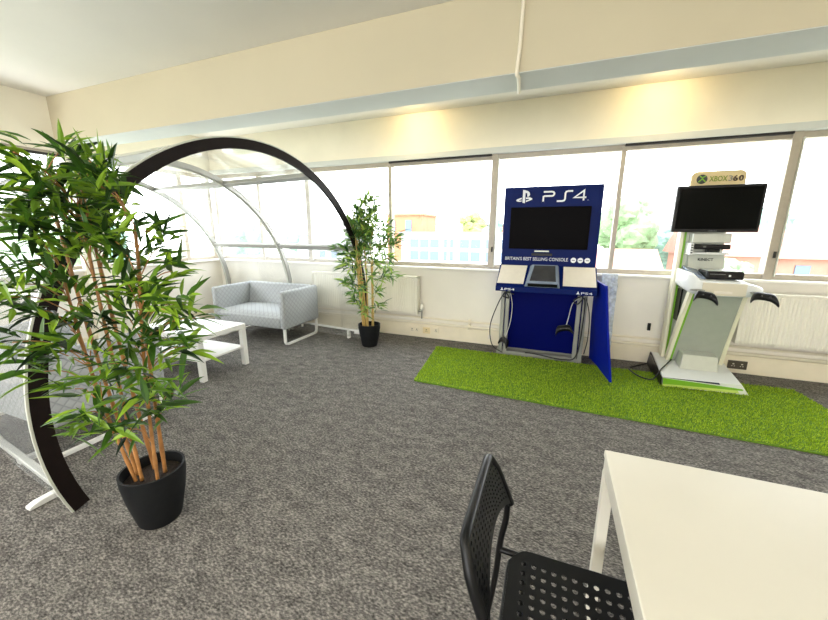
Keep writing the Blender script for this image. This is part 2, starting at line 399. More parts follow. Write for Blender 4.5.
# conduit on the beam
tag(MB().tube(bez([(-.27, 2.437, 2.79), (-.275, 2.437, 2.5), (-.285, 2.437, 2.335), (-.28, 2.5, 2.322), (-.3, 2.74, 2.322)], 6), .011).build('ceiling_conduit', M['pipe'], smooth=True), 'thin cream cable conduit running down the face of the ceiling beam', 'conduit')
# loose wire on sill
tag(MB().tube(bez([(-1.0, 4.3, .958), (-.9, 4.3, .985), (-.78, 4.3, .99), (-.68, 4.3, .96)], 6), .004, 6).build('loose_wire', M['cordw'], smooth=True), 'short pale wire lying on the window board left of the blue stand', 'wire')

# ------------------------------------------------------------------ shelter
YC, ZC0 = 2.331, .472
def yc(x): return YC-.11*(x+2.18)          # the tunnel runs a few degrees off the window wall
def arc_pts(r, n, e): return [(r*math.cos(e+(pi-2*e)*k/n), ZC0+r*math.sin(e+(pi-2*e)*k/n)) for k in range(n+1)]
def arch_section(b, x0, x1, r0, r1, n=80, z0=0.0):
    e = math.asin((z0-ZC0)/r1)
    A = [arc_pts(r0, n, e), arc_pts(r1, n, e)]
    P = lambda x, q: (x, yc(x)+q[0], q[1])
    b.loft([[P(x0, A[0][k]), P(x1, A[0][k]), P(x1, A[1][k]), P(x0, A[1][k])] for k in range(n+1)])
    return b
X2, X3 = -3.46, -4.82
dome = thing('garden_shelter', 'clear arched shelter tunnel with a dark front hoop standing over the grey sofas', 'shelter', (-3.46, yc(-3.46), 0))
fa = arch_section(MB(), -2.19, -2.165, 1.527, 1.597).build('front_arch', M['dark'], dome, smooth=False)
arch_section(MB(), -2.183, -2.168, 1.597, 1.607).build('edge_trim', M['rim'], fa)
for x in (X2, X3):
    a = arch_section(MB(), x-.028, x+.028, 1.535, 1.59).build('arch', M['greymet'], dome)
    arch_section(MB(), x-.01, x+.01, 1.527, 1.535).build('arch_groove', M['rim'], a)
for ang in (28, 67, 113, 152):
    y, z = 1.56*math.cos(R(ang)), ZC0+1.56*math.sin(R(ang))
    c, s_ = math.cos(R(ang)), math.sin(R(ang))
    q = lambda x, u, v: (x, yc(x)+y+u*c-v*s_, z+u*s_+v*c)
    MB().hexa(*[[q(x, -.022, -.03), q(x, .025, -.03), q(x, .025, .03), q(x, -.022, .03)] for x in (-2.19, X3+.02)]).build('purlin', M['greymet'], dome, bevel=.004)
for x0, x1 in ((-2.2, X2+.03), (X2-.03, X3+.03)):
    A = arc_pts(1.597, 64, math.asin((.03-ZC0)/1.597))
    b = MB(); b.loft([[(x0, yc(x0)+p[0], p[1]), (x1, yc(x1)+p[0], p[1])] for p in A], closed=False)
    b.build('clear_panel', M['poly'], dome, smooth=True, solid=.004)
def rail(dy, w_, z0, z1, xa, xb):
    MB().hexa([(xa, yc(xa)+dy-w_, z0), (xb, yc(xb)+dy-w_, z0), (xb, yc(xb)+dy+w_, z0), (xa, yc(xa)+dy+w_, z0)], [(xa, yc(xa)+dy-w_, z1), (xb, yc(xb)+dy-w_, z1), (xb, yc(xb)+dy+w_, z1), (xa, yc(xa)+dy+w_, z1)]).build('base_rail', M['railw'], dome, bevel=.006)
rail(-1.50, .02, .03, .058, -2.19, -4.8)
rail(1.565, .015, .105, .13, -2.3, -4.8)
def foot(x, y0, y1, w_=.022):
    pts = [(y0, .0), (y0, .018), (y0+(y1-y0)*.25, .03), (y1, .034), (y1, 0)]
    MB().prism([(x-w_, y, z) for y, z in pts], (w_*2, 0, 0)).build('foot', M['railw'], dome, bevel=.006)
foot(-2.4, .72, .86); foot(-2.95, 1.06, .90); foot(-4.4, .92, 1.09)
for x in (-2.46, -4.4): bx(x-.015, x+.015, yc(x)+1.54, yc(x)+1.59, 0, .105).build('foot', M['railw'], dome, bevel=.004)
bx(-2.32, -2.17, 3.83, 3.93, .1, .135).build('foot_bracket', M['railw'], dome, bevel=.004)

# ------------------------------------------------------------------ sofas (1.19 x .76 x .69), built facing -y then placed
def sofa(x0, y0, flip, label, D):
    """x0: left end, y0: front edge y (arm front); flip -> faces +y."""
    W = 1.19
    r = thing('sofa', label, 'sofa', (x0+W/2, y0+(-D/2 if flip else D/2), 0), 'grey quilted two seat sofas')
    fy = (lambda y: y0-y) if flip else (lambda y: y0+y)
    def bb(xa, xb, ya, yb, za, zb):
        return MB().box(x0+xa, x0+xb, min(fy(ya), fy(yb)), max(fy(ya), fy(yb)), za, zb)
    bb(.0, .085, .0, D, .21, .685).build('armrest', M['quilt'], r, bevel=.032, seg=4, smooth=True)
    bb(W-.085, W, .0, D, .21, .685).build('armrest', M['quilt'], r, bevel=.032, seg=4, smooth=True)
    # backrest leans a little
    b = MB()
    y_a, y_b = D-.02, D-.14
    b.hexa([(x0+.08, fy(y_a), .22), (x0+W-.08, fy(y_a), .22), (x0+W-.08, fy(y_b-.05), .22), (x0+.08, fy(y_b-.05), .22)],
           [(x0+.08, fy(y_a), .69), (x0+W-.08, fy(y_a), .69), (x0+W-.08, fy(y_b+.03), .69), (x0+.08, fy(y_b+.03), .69)])
    b.build('backrest', M['quilt'], r, bevel=.03, seg=4, smooth=True)
    # seat with a soft crown
    b = MB(); n, mm = 14, 12; g = {}
    for i in range(n+1):
        for j in range(mm+1):
            u, v = i/n, j/mm
            x = x0+.083+u*(W-.166); y = .015+v*(D-.14)
            z = .385+.03*(1-(2*u-1)**4)*(1-(2*v-1)**4)+.012*v-(.03 if j == 0 else 0)
            g[i, j] = b.bm.verts.new((x, fy(y), z))
    for i in range(n):
        for j in range(mm): b.bm.faces.new((g[i, j], g[i+1, j], g[i+1, j+1], g[i, j+1]))
    lo = [b.bm.verts.new((x0+.083+i/n*(W-.166), fy(.004), .335)) for i in range(n+1)]
    for i in range(n): b.bm.faces.new((g[i, 0], g[i+1, 0], lo[i+1], lo[i]))
    b.build('seat', M['quiltf'], r, smooth=True)
    bb(.083, W-.083, .004, D-.12, .215, .36).build('seat_front', M['quilt'], r, bevel=.02, seg=3, smooth=True)
    for xa in (.04, W-.04):
        xx = x0+xa
        pts = [(fy(.03), .23), (fy(.03), .05), (fy(.045), .022), (fy(.07), .013), (fy(D-.07), .013), (fy(D-.045), .022), (fy(D-.03), .05), (fy(D-.03), .23)]
        rings = []
        P = [V((xx, *p)) for p in pts]
        for i, p in enumerate(P):
            t = (P[min(i+1, 7)]-P[max(i-1, 0)]).normalized(); nrm = V((1, 0, 0)).cross(t)
            rings.append([p+V((-.015, 0, 0))+nrm*.012, p+V((.015, 0, 0))+nrm*.012, p+V((.015, 0, 0))-nrm*.012, p+V((-.015, 0, 0))-nrm*.012])
        MB().loft(rings).build('leg', M['white'], r)
    tg = bb(W-.13, W-.12, .45, .49, .13, .22).build('care_tag', M['white'], r)
    return r
sofa(-4.16, 3.31, False, 'grey quilted sofa with white sled legs standing by the window wall', .69)
sofa(-3.94, 1.71, True, 'grey quilted sofa seen from behind at the left, behind the leafy plant and dark hoop', .74)

# ------------------------------------------------------------------ coffee table
t = thing('coffee_table', 'white coffee table with lower shelf between the two grey sofas', 'table', (-3.42, 2.45, 0))
bx(-3.87, -2.97, 2.17, 2.72, .40, .45).build('tabletop', M['white'], t, bevel=.003)
for x in (-3.87, -3.02):
    for y in (2.17, 2.67): bx(x, x+.05, y, y+.05, 0, .40).build('leg', M['white'], t, bevel=.002)
bx(-3.85, -2.99, 2.19, 2.70, .19, .208).build('shelf', M['white'], t, bevel=.002)

# ------------------------------------------------------------------ desk + chair
t = thing('desk', 'large white desk at the front with square legs, chair pushed under it', 'desk', (.825, .748, 0))
bx(.2, 1.45, .373, 1.123, .718, .74).build('tabletop', M['desk'], t, bevel=.003)
bx(.203, 1.447, .376, 1.12, .675, .718).build('apron', M['desk'], t)
for x in (.201, 1.416):
    for y in (.374, 1.089): bx(x, x+.032, y, y+.032, 0, .675).build('leg', M['desk'], t, bevel=.003)

def perforated(nu, nv, fn, hole, skip, hr=.3, hv=None):
    """grid of cells; every cell not skipped gets an eight sided hole; fn(u,v)->point, u in 0..nu, v in 0..nv"""
    b = MB(); vc = {}
    def vt(u, v):
        k = (round(u, 4), round(v, 4))
        if k not in vc: vc[k] = b.bm.verts.new(fn(u, v))
        return vc[k]
    hv = hv or hr
    for i in range(nu):
        for j in range(nv):
            c = [(i, j), (i+.5, j), (i+1, j), (i+1, j+.5), (i+1, j+1), (i+.5, j+1), (i, j+1), (i, j+.5)]
            if skip(i, j):
                b.bm.faces.new([vt(*q) for q in c])
            else:
                an = [-135, -90, -45, 0, 45, 90, 135, 180]
                h = [(i+.5+hr*math.cos(R(a)), j+.5+hv*math.sin(R(a))) for a in an]
                for k in range(8):
                    b.bm.faces.new((vt(*c[k]), vt(*c[(k+1) % 8]), vt(*h[(k+1) % 8]), vt(*h[k])))
    return b
ch = thing('chair', 'black perforated plastic chair tucked under the white desk', 'chair', (.1, .75, 0))
CX0, CX1, CY0, CY1 = -.045, .335, .545, .945
NU, NV = 14, 14
def seatf(u, v):
    s, q = u/NU, v/NV
    x, y = CX0+s*(CX1-CX0), CY0+q*(CY1-CY0)
    a, bq = (2*s-1), (2*q-1)
    k = max(0, abs(bq)-.72)/.28; l = max(0, abs(a)-.72)/.28         # rounded corners pull inwards
    x -= (CX1-CX0)*.5*a*.10*k**2*l; y -= (CY1-CY0)*.5*bq*.10*l**2*k
    z = .45-.012*(1-bq*bq)*(1-a*a)+.006*bq*bq
    if s > .9: z -= .22*(s-.9)**2*10*.38
    return (x, y, z)
st = perforated(NU, NV, seatf, None, lambda i, j: i < 1 or j < 1 or i > NU-3 or j > NV-2, .27, .27).build('seat', M['chair'], ch, solid=.005)
MB().tube([V(seatf(NU*s, NV*q))-V((0, 0, .006)) for s, q in [(0, k/10) for k in range(11)]], .007, 6).build('seat_edge', M['chair'], ch, smooth=True)
for q in (0, 1):
    MB().tube([V(seatf(NU*k/12, NV*q))-V((0, 0, .006)) for k in range(13)], .007, 6).build('seat_edge', M['chair'], ch, smooth=True)
BU, BV = 19, 10
def backf(u, v):
    s, q = u/BU, v/BV
    a = 2*s-1
    zt = .782-.02*abs(a)**9; zb = .612+.07*(1-a*a)
    z = zb+(zt-zb)*q
    y = .75+a*(.19-.02*max(0, q-.75)/.25*(max(0, abs(a)-.8)/.2)-.012*q)
    x = -.052-.066*(z-.6)/.172-.012*(1-a*a)*0+.03*(q-.5)**2*0
    return (x+.058*0, y, z)
perforated(BU, BV, backf, None, lambda i, j: i < 1 or i > BU-2 or j < 1 or j > BV-2, .27, .27).build('backrest', M['chair'], ch, solid=.01)
MB().tube([backf(0, v) for v in (0, 3, 6, 8, 9, 10)]+[backf(u, BV) for u in range(1, BU)]+[backf(BU, v) for v in (10, 9, 8, 6, 3, 0)], .0125, 8).build('backrest_edge', M['chair'], ch, smooth=True)
for sgn, a in ((-1, 0), (1, BU)):
    y = .75+sgn*.19
    MB().tube(bez([backf(a, 6), backf(a, 2), (-.066, y, .56), (-.078, y, .47), (-.09, y+sgn*.008, .3), (-.125, y+sgn*.025, .01)], 6), .0095, 10).build('leg', M['chairm'], ch, smooth=True)
    MB().tube(bez([(-.078, y, .44), (.0, y, .437), (.15, y, .437), (.3, y, .432), (.33, y, .40), (.345, y+sgn*.012, .2), (.36, y+sgn*.025, .01)], 6), .0095, 10).build('leg', M['chairm'], ch, smooth=True)
for x, y_ in ((-.125, .165), (.36, .165)):
    for sgn in (-1, 1):
        MB().lathe((x, .75+sgn*(.19+.025), 0), [(0, 0), (.013, 0), (.013, .02), (0, .02)], 12).build('foot_cap', M['black'], ch)
MB().tube([(.15, .57, .43), (.15, .93, .43)], .008).tube([(-.0, .57, .43), (-.0, .93, .43)], .008).build('crossbar', M['chairm'], ch, smooth=True)

# ------------------------------------------------------------------ plants
def leaf(bm, tl, p, d, L, W, droop, tone):
    d = d.normalized(); up = V((0, 0, 1)); side = d.cross(up)
    side = side.normalized() if side.length > .05 else V((1, 0, 0))
    rot = Matrix.Rotation(random.uniform(-.9, .9), 3, d); side = rot @ side
    nrm = side.cross(d).normalized()
    prof = [(0, .08), (.12, .55), (.32, 1), (.6, .8), (.84, .38), (1, .02)]
    rows = []
    for t, w_ in prof:
        c = p+d*(L*t)-up*(droop*L*t*t)
        h = W*.5*w_
        rows.append([bm.verts.new(c-side*h+nrm*h*.35), bm.verts.new(c), bm.verts.new(c+side*h+nrm*h*.35)])
    for a, b in zip(rows, rows[1:]):
        for k in (0, 1):
            f = bm.faces.new((a[k], a[k+1], b[k+1], b[k]))
            for lp in f.loops: lp[tl] = (tone, tone, tone, 1)

def plant(name, label, base, canes, tufts, lsize, mleaf, mcane, potr=.135, poth=.28, group='potted artificial bamboos'):
    x, y = base
    r = thing(name, label, 'plant', (x, y, 0), group)
    k = potr
    MB().lathe((x, y, 0), [(0, 0), (k*.66, 0), (k*.70, .012), (k*.9, poth*.5), (k, poth*.85), (k, poth), (k*.93, poth), (k*.92, poth*.8), (0, poth*.8)], 48).build('pot', M['pot'], r, smooth=True).modifiers.new('e', 'EDGE_SPLIT').split_angle = R(50)
    MB().lathe((x, y, poth*.8), [(0, .022), (k*.5, .02), (k*.85, .008), (k*.92, .002)], 32).build('soil', M['soil'], r, smooth=True)
    cp = []
    for (bx_, by_, tx, ty, tz, rad) in canes:
        p0, p1 = V((x+bx_, y+by_, poth*.75)), V((tx, ty, tz)); side = V((random.uniform(-1, 1), random.uniform(-1, 1), 0))*.018
        n = 22; pts = [p0.lerp(p1, i/n)+side*math.sin(pi*i/n) for i in range(n+1)]
        rs = [rad*(1-.35*i/n)*(1.22 if i % 3 == 0 else 1) for i in range(n+1)]
        MB().tube(pts, rad, 8, rs).build('stem', mcane, r, smooth=True)
        cp.append(pts)
    fb = bmesh.new(); tl = fb.loops.layers.float_color.new('tone'); tw = MB()
    for (tx, ty, tz, n, sp, bright) in tufts:
        c = V((tx, ty, tz))
        best = min((q for pts in cp for q in pts), key=lambda q: (q-c+V((0, 0, .12))).length)
        mid = best.lerp(c, .55)+V((0, 0, .03))
        path = bez([best, mid, c], 4); tw.tube(path, .0025, 5)
        out = (c-best); out.z *= .4
        if out.length < .02: out = V((random.uniform(-1, 1), random.uniform(-1, 1), .3))
        out.normalize()
        for i in range(n):
            q = path[random.randint(4, len(path)-1)] if i % 3 else c
            a = random.uniform(0, 2*pi); e = random.uniform(-.5, .9)
            d = V((math.cos(a)*math.cos(e), math.sin(a)*math.cos(e), math.sin(e)))*.85+out*.75
            L = lsize*random.uniform(.65, 1.15)*sp
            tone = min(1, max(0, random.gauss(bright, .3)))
            leaf(fb, tl, q+V((random.uniform(-1, 1), random.uniform(-1, 1), random.uniform(-1, 1)))*.04, d, L, L*random.uniform(.14, .2), random.uniform(.05, .45), tone)
    tw.build('twigs', mcane, r, smooth=True)
    b = MB(); b.bm.free(); b.bm = fb
    bb = b.bm
    off = V(r.location); bmesh.ops.translate(bb, verts=bb.verts, vec=-off)
    me = bpy.data.meshes.new('foliage'); bb.to_mesh(me); bb.free()
    o = bpy.data.objects.new('foliage', me); COL.objects.link(o); o.parent = r; me.materials.append(mleaf)
    return r
BIG = [(-1.78, 0.9, 1.67, 20, 1, 0.6), (-1.73, 0.95, 1.66, 20, 1, 0.6), (-1.79, 0.82, 1.55, 20, 1, 0.6), (-1.76, 0.9, 1.55, 20, 1, 0.6), (-1.71, 0.97, 1.56, 20, 1, 0.6), (-1.78, 0.75, 1.61, 20, 1, 0.6), (-1.72, 0.7, 1.66, 20, 1, 0.6), (-1.78, 0.82, 1.44, 20, 1, 0.54), (-1.83, 0.95, 1.42, 20, 1, 0.46), (-1.73, 1.0, 1.48, 20, 1, 0.45), (-1.8, 0.85, 1.32, 20, 1, 0.55), (-1.8, 0.95, 1.3, 20, 1, 0.5), (-1.78, 0.75, 1.38, 20, 1, 0.54), (-1.78, 0.7, 1.29, 20, 1, 0.45), (-1.68, 0.72, 1.49, 20, 1, 0.5), (-2.15, 1.05, 1.68, 20, 1, 0.6), (-2.13, 1.1, 1.52, 20, 1, 0.48), (-2.01, 1.1, 1.38, 20, 1, 0.56), (-1.56, 1.0, 1.4, 20, 1, 0.56), (-1.56, 1.05, 1.34, 20, 1, 0.45), (-1.67, 1.0, 1.27, 20, 1, 0.45), (-1.54, 1.05, 1.23, 20, 1, 0.51), (-1.51, 0.95, 1.18, 20, 1, 0.56), (-1.42, 1.0, 1.1, 20, 1, 0.5), (-1.39, 0.9, 1.1, 20, 1, 0.48), (-1.39, 1.02, 1.04, 20, 1, 0.5), (-1.63, 0.95, 1.06, 20, 1, 0.45), (-1.61, 0.9, 1.2, 20, 1, 0.48), (-1.85, 0.8, 1.17, 20, 1, 0.5), (-1.82, 0.85, 1.12, 20, 1, 0.51), (-1.73, 0.85, 1.03, 20, 1, 0.48), (-1.67, 0.9, 1.07, 20, 1, 0.48), (-1.79, 0.66, 1.21, 20, 1, 0.48), (-1.77, 0.62, 1.17, 20, 1, 0.51), (-1.77, 0.82, 0.91, 20, 1, 0.48), (-1.84, 0.75, 0.92, 20, 1, 0.45), (-1.87, 0.68, 0.94, 20, 1, 0.55), (-1.82, 0.62, 1.0, 20, 1, 0.52), (-1.86, 0.7, 0.85, 20, 1, 0.53), (-1.61, 0.88, 0.94, 20, 1, 0.47), (-1.55, 0.92, 0.94, 20, 1, 0.57), (-1.54, 1.0, 0.87, 20, 1, 0.55), (-1.52, 1.05, 0.89, 20, 1, 0.46), (-1.86, 0.78, 0.74, 20, 1, 0.49), (-1.75, 0.82, 0.77, 20, 1, 0.54), (-1.68, 0.84, 0.68, 20, 1, 0.54), (-1.55, 0.9, 0.79, 20, 1, 0.56), (-1.58, 1.0, 0.67, 20, 1, 0.5), (-1.62, 0.98, 0.59, 20, 1, 0.55), (-1.8, 0.78, 0.64, 20, 1, 0.53), (-1.64, 0.84, 0.56, 20, 1, 0.49), (-1.67, 0.78, 0.58, 20, 1, 0.52), (-1.78, 0.74, 0.6, 20, 1, 0.56), (-1.54, 0.86, 0.7, 20, 1, 0.55)]  # topmost tufts toned brighter, lit highlights put into the leaf colour
BIG += [(-2.0, 1.0, 1.74, 20, 1, 0.43), (-1.6, 0.85, 1.65, 20, 1, 0.41), (-2.01, 0.95, 1.62, 20, 1, 0.45), (-1.56, 0.85, 1.56, 20, 1, 0.42), (-1.72, 0.85, 1.5, 20, 1, 0.41), (-2.04, 0.9, 1.47, 20, 1, 0.45), (-2.03, 0.95, 1.38, 20, 1, 0.51), (-1.67, 0.85, 1.37, 20, 1, 0.5), (-1.62, 0.9, 1.36, 20, 1, 0.49), (-1.73, 0.7, 1.54, 20, 1, 0.43), (-1.87, 0.78, 1.44, 20, 1, 0.46), (-1.75, 0.68, 1.45, 20, 1, 0.43), (-1.93, 0.85, 1.26, 20, 1, 0.42), (-1.65, 0.95, 1.11, 20, 1, 0.41), (-1.71, 1.05, 1.09, 20, 1, 0.43), (-1.5, 1.0, 0.98, 20, 1, 0.51), (-1.52, 0.95, 0.99, 20, 1, 0.5), (-1.62, 0.8, 0.88, 20, 1, 0.5), (-1.56, 0.85, 0.84, 20, 1, 0.5), (-1.84, 0.8, 1.0, 20, 1, 0.42), (-1.84, 0.72, 1.1, 20, 1, 0.44)]
SMALL = [(-2.02, 3.78, 1.66, 20, 1, 0.51), (-2.11, 3.7, 1.55, 20, 1, 0.52), (-1.92, 3.8, 1.53, 20, 1, 0.45), (-2.25, 3.75, 1.41, 20, 1, 0.48), (-1.98, 3.65, 1.39, 20, 1, 0.55), (-1.93, 3.85, 1.36, 20, 1, 0.5), (-2.12, 3.7, 1.24, 20, 1, 0.47), (-1.91, 3.6, 1.22, 20, 1, 0.52), (-1.85, 3.8, 1.25, 20, 1, 0.53), (-2.32, 3.7, 1.18, 20, 1, 0.53), (-1.73, 3.75, 1.28, 20, 1, 0.49), (-2.45, 3.75, 1.22, 20, 1, 0.5), (-2.16, 3.65, 1.09, 20, 1, 0.51), (-1.88, 3.62, 1.06, 20, 1, 0.54), (-1.76, 3.7, 1.1, 20, 1, 0.51), (-2.33, 3.7, 0.96, 20, 1, 0.5), (-1.73, 3.85, 1.35, 20, 1, 0.51), (-2.24, 3.65, 0.8, 20, 1, 0.45), (-2.05, 3.6, 0.73, 20, 1, 0.46), (-1.81, 3.7, 0.87, 20, 1, 0.53), (-1.73, 3.75, 0.89, 20, 1, 0.57), (-1.87, 3.65, 0.71, 20, 1, 0.52), (-2.14, 3.6, 0.58, 20, 1, 0.5), (-1.86, 3.7, 0.53, 20, 1, 0.47), (-2.0, 3.58, 0.49, 20, 1, 0.51), (-2.37, 3.7, 1.04, 20, 1, 0.57), (-2.1, 3.8, 1.73, 20, 1, 0.54), (-1.92, 3.75, 1.65, 20, 1, 0.51)]
SMALL += [(-2.05, 3.72, 1.71, 20, 1, 0.5), (-2.03, 3.85, 1.62, 20, 1, 0.51), (-2.19, 3.8, 1.65, 20, 1, 0.52), (-2.29, 3.78, 1.51, 20, 1, 0.53), (-2.03, 3.7, 1.5, 20, 1, 0.43), (-1.88, 3.66, 1.44, 20, 1, 0.49), (-1.81, 3.78, 1.44, 20, 1, 0.5), (-2.12, 3.62, 1.35, 20, 1, 0.48), (-2.06, 3.75, 1.3, 20, 1, 0.44), (-1.87, 3.68, 1.3, 20, 1, 0.48), (-2.31, 3.8, 1.3, 20, 1, 0.43), (-2.09, 3.7, 1.14, 20, 1, 0.53), (-1.95, 3.62, 1.1, 20, 1, 0.52), (-1.92, 3.82, 1.16, 20, 1, 0.49), (-2.33, 3.72, 1.11, 20, 1, 0.46), (-2.19, 3.66, 0.95, 20, 1, 0.53), (-1.92, 3.6, 0.9, 20, 1, 0.49), (-2.34, 3.7, 0.79, 20, 1, 0.53), (-2.26, 3.72, 0.67, 20, 1, 0.52), (-1.81, 3.8, 0.98, 20, 1, 0.48), (-1.69, 3.78, 1.26, 20, 1, 0.47), (-2.0, 3.76, 1.75, 20, 1, 0.49)]
SMALL += [(-2.21, 3.68, 1.3, 14, 0.8, 0.45), (-2.18, 3.66, 1.19, 14, 0.8, 0.45), (-2.18, 3.68, 1.09, 14, 0.8, 0.45), (-2.14, 3.66, 1.0, 14, 0.8, 0.45), (-2.15, 3.68, 0.88, 14, 0.8, 0.45), (-2.13, 3.66, 0.76, 14, 0.8, 0.45), (-2.12, 3.66, 0.64, 14, 0.8, 0.45), (-2.1, 3.64, 0.52, 14, 0.8, 0.45), (-2.17, 3.72, 1.23, 14, 0.8, 0.45), (-2.21, 3.66, 1.04, 14, 0.8, 0.45), (-2.19, 3.66, 0.83, 14, 0.8, 0.45)]
SMALL += [(-2.12, 3.71, 1.2, 18, 0.85, 0.52), (-2.28, 3.77, 1.49, 18, 0.85, 0.36), (-2.16, 3.81, 1.39, 18, 0.85, 0.5), (-2.11, 3.87, 1.47, 18, 0.85, 0.5), (-2.16, 3.82, 1.18, 18, 0.85, 0.41), (-2.04, 3.81, 1.37, 18, 0.85, 0.37), (-2.2, 3.67, 1.29, 18, 0.85, 0.51), (-2.29, 3.72, 1.42, 18, 0.85, 0.35), (-2.07, 3.64, 1.47, 18, 0.85, 0.53), (-2.11, 3.87, 1.37, 18, 0.85, 0.43), (-2.05, 3.64, 1.47, 18, 0.85, 0.38), (-2.09, 3.78, 1.21, 18, 0.85, 0.4), (-2.07, 3.62, 1.34, 18, 0.85, 0.48), (-2.17, 3.85, 1.47, 18, 0.85, 0.44), (-2.14, 3.67, 1.39, 18, 0.85, 0.41), (-1.99, 3.75, 1.55, 18, 0.85, 0.4), (-2.01, 3.73, 1.26, 18, 0.85, 0.54), (-2.15, 3.71, 1.64, 18, 0.85, 0.42), (-2.23, 3.72, 1.49, 18, 0.85, 0.54), (-2.17, 3.65, 1.46, 18, 0.85, 0.38), (-2.28, 3.77, 1.54, 18, 0.85, 0.36), (-2.13, 3.81, 1.58, 18, 0.85, 0.43), (-2.0, 3.86, 1.42, 18, 0.85, 0.37), (-2.13, 3.77, 1.35, 18, 0.85, 0.38), (-2.12, 3.88, 1.44, 18, 0.85, 0.54), (-2.09, 3.76, 1.44, 18, 0.85, 0.53), (-2.28, 3.79, 1.45, 18, 0.85, 0.41), (-2.03, 3.74, 1.41, 18, 0.85, 0.48), (-2.29, 3.78, 1.34, 18, 0.85, 0.53), (-2.22, 3.84, 1.56, 18, 0.85, 0.47), (-2.06, 3.8, 1.36, 18, 0.85, 0.36), (-2.23, 3.78, 1.23, 18, 0.85, 0.36), (-2.17, 3.74, 1.44, 18, 0.85, 0.36), (-2.0, 3.7, 1.59, 18, 0.85, 0.35)]
BIG = [(x, y, z, (15 if z < 1.15 else n), s, b) for x, y, z, n, s, b in BIG]
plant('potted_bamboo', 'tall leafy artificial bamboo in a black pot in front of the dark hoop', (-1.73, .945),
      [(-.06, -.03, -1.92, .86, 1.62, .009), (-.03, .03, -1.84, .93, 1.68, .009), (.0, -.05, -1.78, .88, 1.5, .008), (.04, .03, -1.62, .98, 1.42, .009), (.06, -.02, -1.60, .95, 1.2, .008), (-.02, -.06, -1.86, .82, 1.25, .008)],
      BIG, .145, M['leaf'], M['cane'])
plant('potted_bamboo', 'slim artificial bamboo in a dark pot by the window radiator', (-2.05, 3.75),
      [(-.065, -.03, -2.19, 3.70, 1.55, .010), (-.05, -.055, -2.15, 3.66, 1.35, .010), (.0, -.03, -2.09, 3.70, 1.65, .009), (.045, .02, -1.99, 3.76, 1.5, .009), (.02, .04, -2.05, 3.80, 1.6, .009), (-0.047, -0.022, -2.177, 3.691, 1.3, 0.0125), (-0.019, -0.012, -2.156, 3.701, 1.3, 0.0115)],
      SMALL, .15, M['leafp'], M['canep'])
# ------------------------------------------------------------------ turf mat
mt = thing('turf_mat', 'long bright green artificial grass mat under the two console stands', 'mat', (.6, 3.45, 0))
C4 = [(-1.24, 3.99), (-1.138, 2.93), (2.5, 2.79), (2.107, 3.975)]
C4 = [(-1.24, 3.985), (-1.138, 2.935), (2.25, 2.80), (2.12, 3.975)]
MB().prism([(x, y, .001) for x, y in C4], (0, 0, .012)).build('backing', M['turfbase'], mt)
fb = bmesh.new(); tl = fb.loops.layers.float_color.new('tone')
rnd = random.Random(3)
def mixp(u, v):
    a = V(C4[0]).lerp(V(C4[3]), u); b = V(C4[1]).lerp(V(C4[2]), u); return a.lerp(b, v)
for i in range(42000):
    p = mixp(rnd.random(), rnd.random()); a = rnd.uniform(0, pi); w_ = .004; h = rnd.uniform(.012, .022); le = rnd.uniform(-.008, .008); le2 = rnd.uniform(-.012, .004)
    c, s_ = math.cos(a)*w_, math.sin(a)*w_
    q = [fb.verts.new((p.x-c, p.y-s_, .012)), fb.verts.new((p.x+c, p.y+s_, .012)), fb.verts.new((p.x+le, p.y+le2, .012+h))]
    f = fb.faces.new(q); tn = min(1, max(0, rnd.gauss(.5, .22)))
    for lp in f.loops: lp[tl] = (tn, tn, tn, 1)
bmesh.ops.translate(fb, verts=fb.verts, vec=-V(mt.location))
me = bpy.data.meshes.new('pile'); fb.to_mesh(me); fb.free(); o = bpy.data.objects.new('pile', me); COL.objects.link(o); o.parent = mt; me.materials.append(M['turf']); o['kind'] = 'stuff'

# ------------------------------------------------------------------ blue console stand
k = thing('console_stand', 'tall blue games console demo stand with a black screen on grey frame legs', 'display stand', (-.05, 4.15, 0), 'games console demo stands')
YP = 4.05
hp = bx(-.525, .424, YP, YP+.05, .98, 1.857).build('header_panel', M['blue'], k, bevel=.004)
hs = bx(-.45, .33, YP-.022, YP-.004, 1.218, 1.65).build('screen', M['screen'], k, bevel=.004)
bx(-.447, .327, YP-.024, YP-.02, 1.221, 1.647).build('screen_glass', M['screen'], hs)
bx(-.18, -.035, YP-.026, YP-.005, 1.188, 1.203).build('brand_strip', M['silver'], k, bevel=.002)
bx(-.21, 0.0, YP-.012, YP, 1.145, 1.175).build('sensor_bar', M['black'], k, bevel=.003)
fx, up = V((1, 0, 0)), V((0, 0, 1))
# emblem: an upright letter over a letter lying flat
b = MB()
ex, ez = -.405, 1.70
def poly(b, pts, y=YP-.0005, d=-.003): b.prism([(ex+px, y, ez+pz) for px, pz in pts], (0, d, 0))
poly(b, [(.066, .0), (.066, .128), (.092, .122), (.092, -.008)])
poly(b, [(.092, .122), (.118, .113), (.132, .1), (.138, .082), (.134, .064), (.122, .056), (.110, .06), (.110, .092), (.092, .098)])
poly(b, [(.058, .05), (.01, .034), (.0, .022), (.012, .012), (.04, .008), (.058, .012), (.058, .021), (.036, .02), (.03, .025), (.058, .035)])
poly(b, [(.1, .05), (.14, .05), (.162, .04), (.164, .03), (.15, .022), (.1, .004), (.1, .018), (.132, .029), (.135, .034), (.124, .036), (.1, .034)])
b.build('emblem', M['ink'], k)
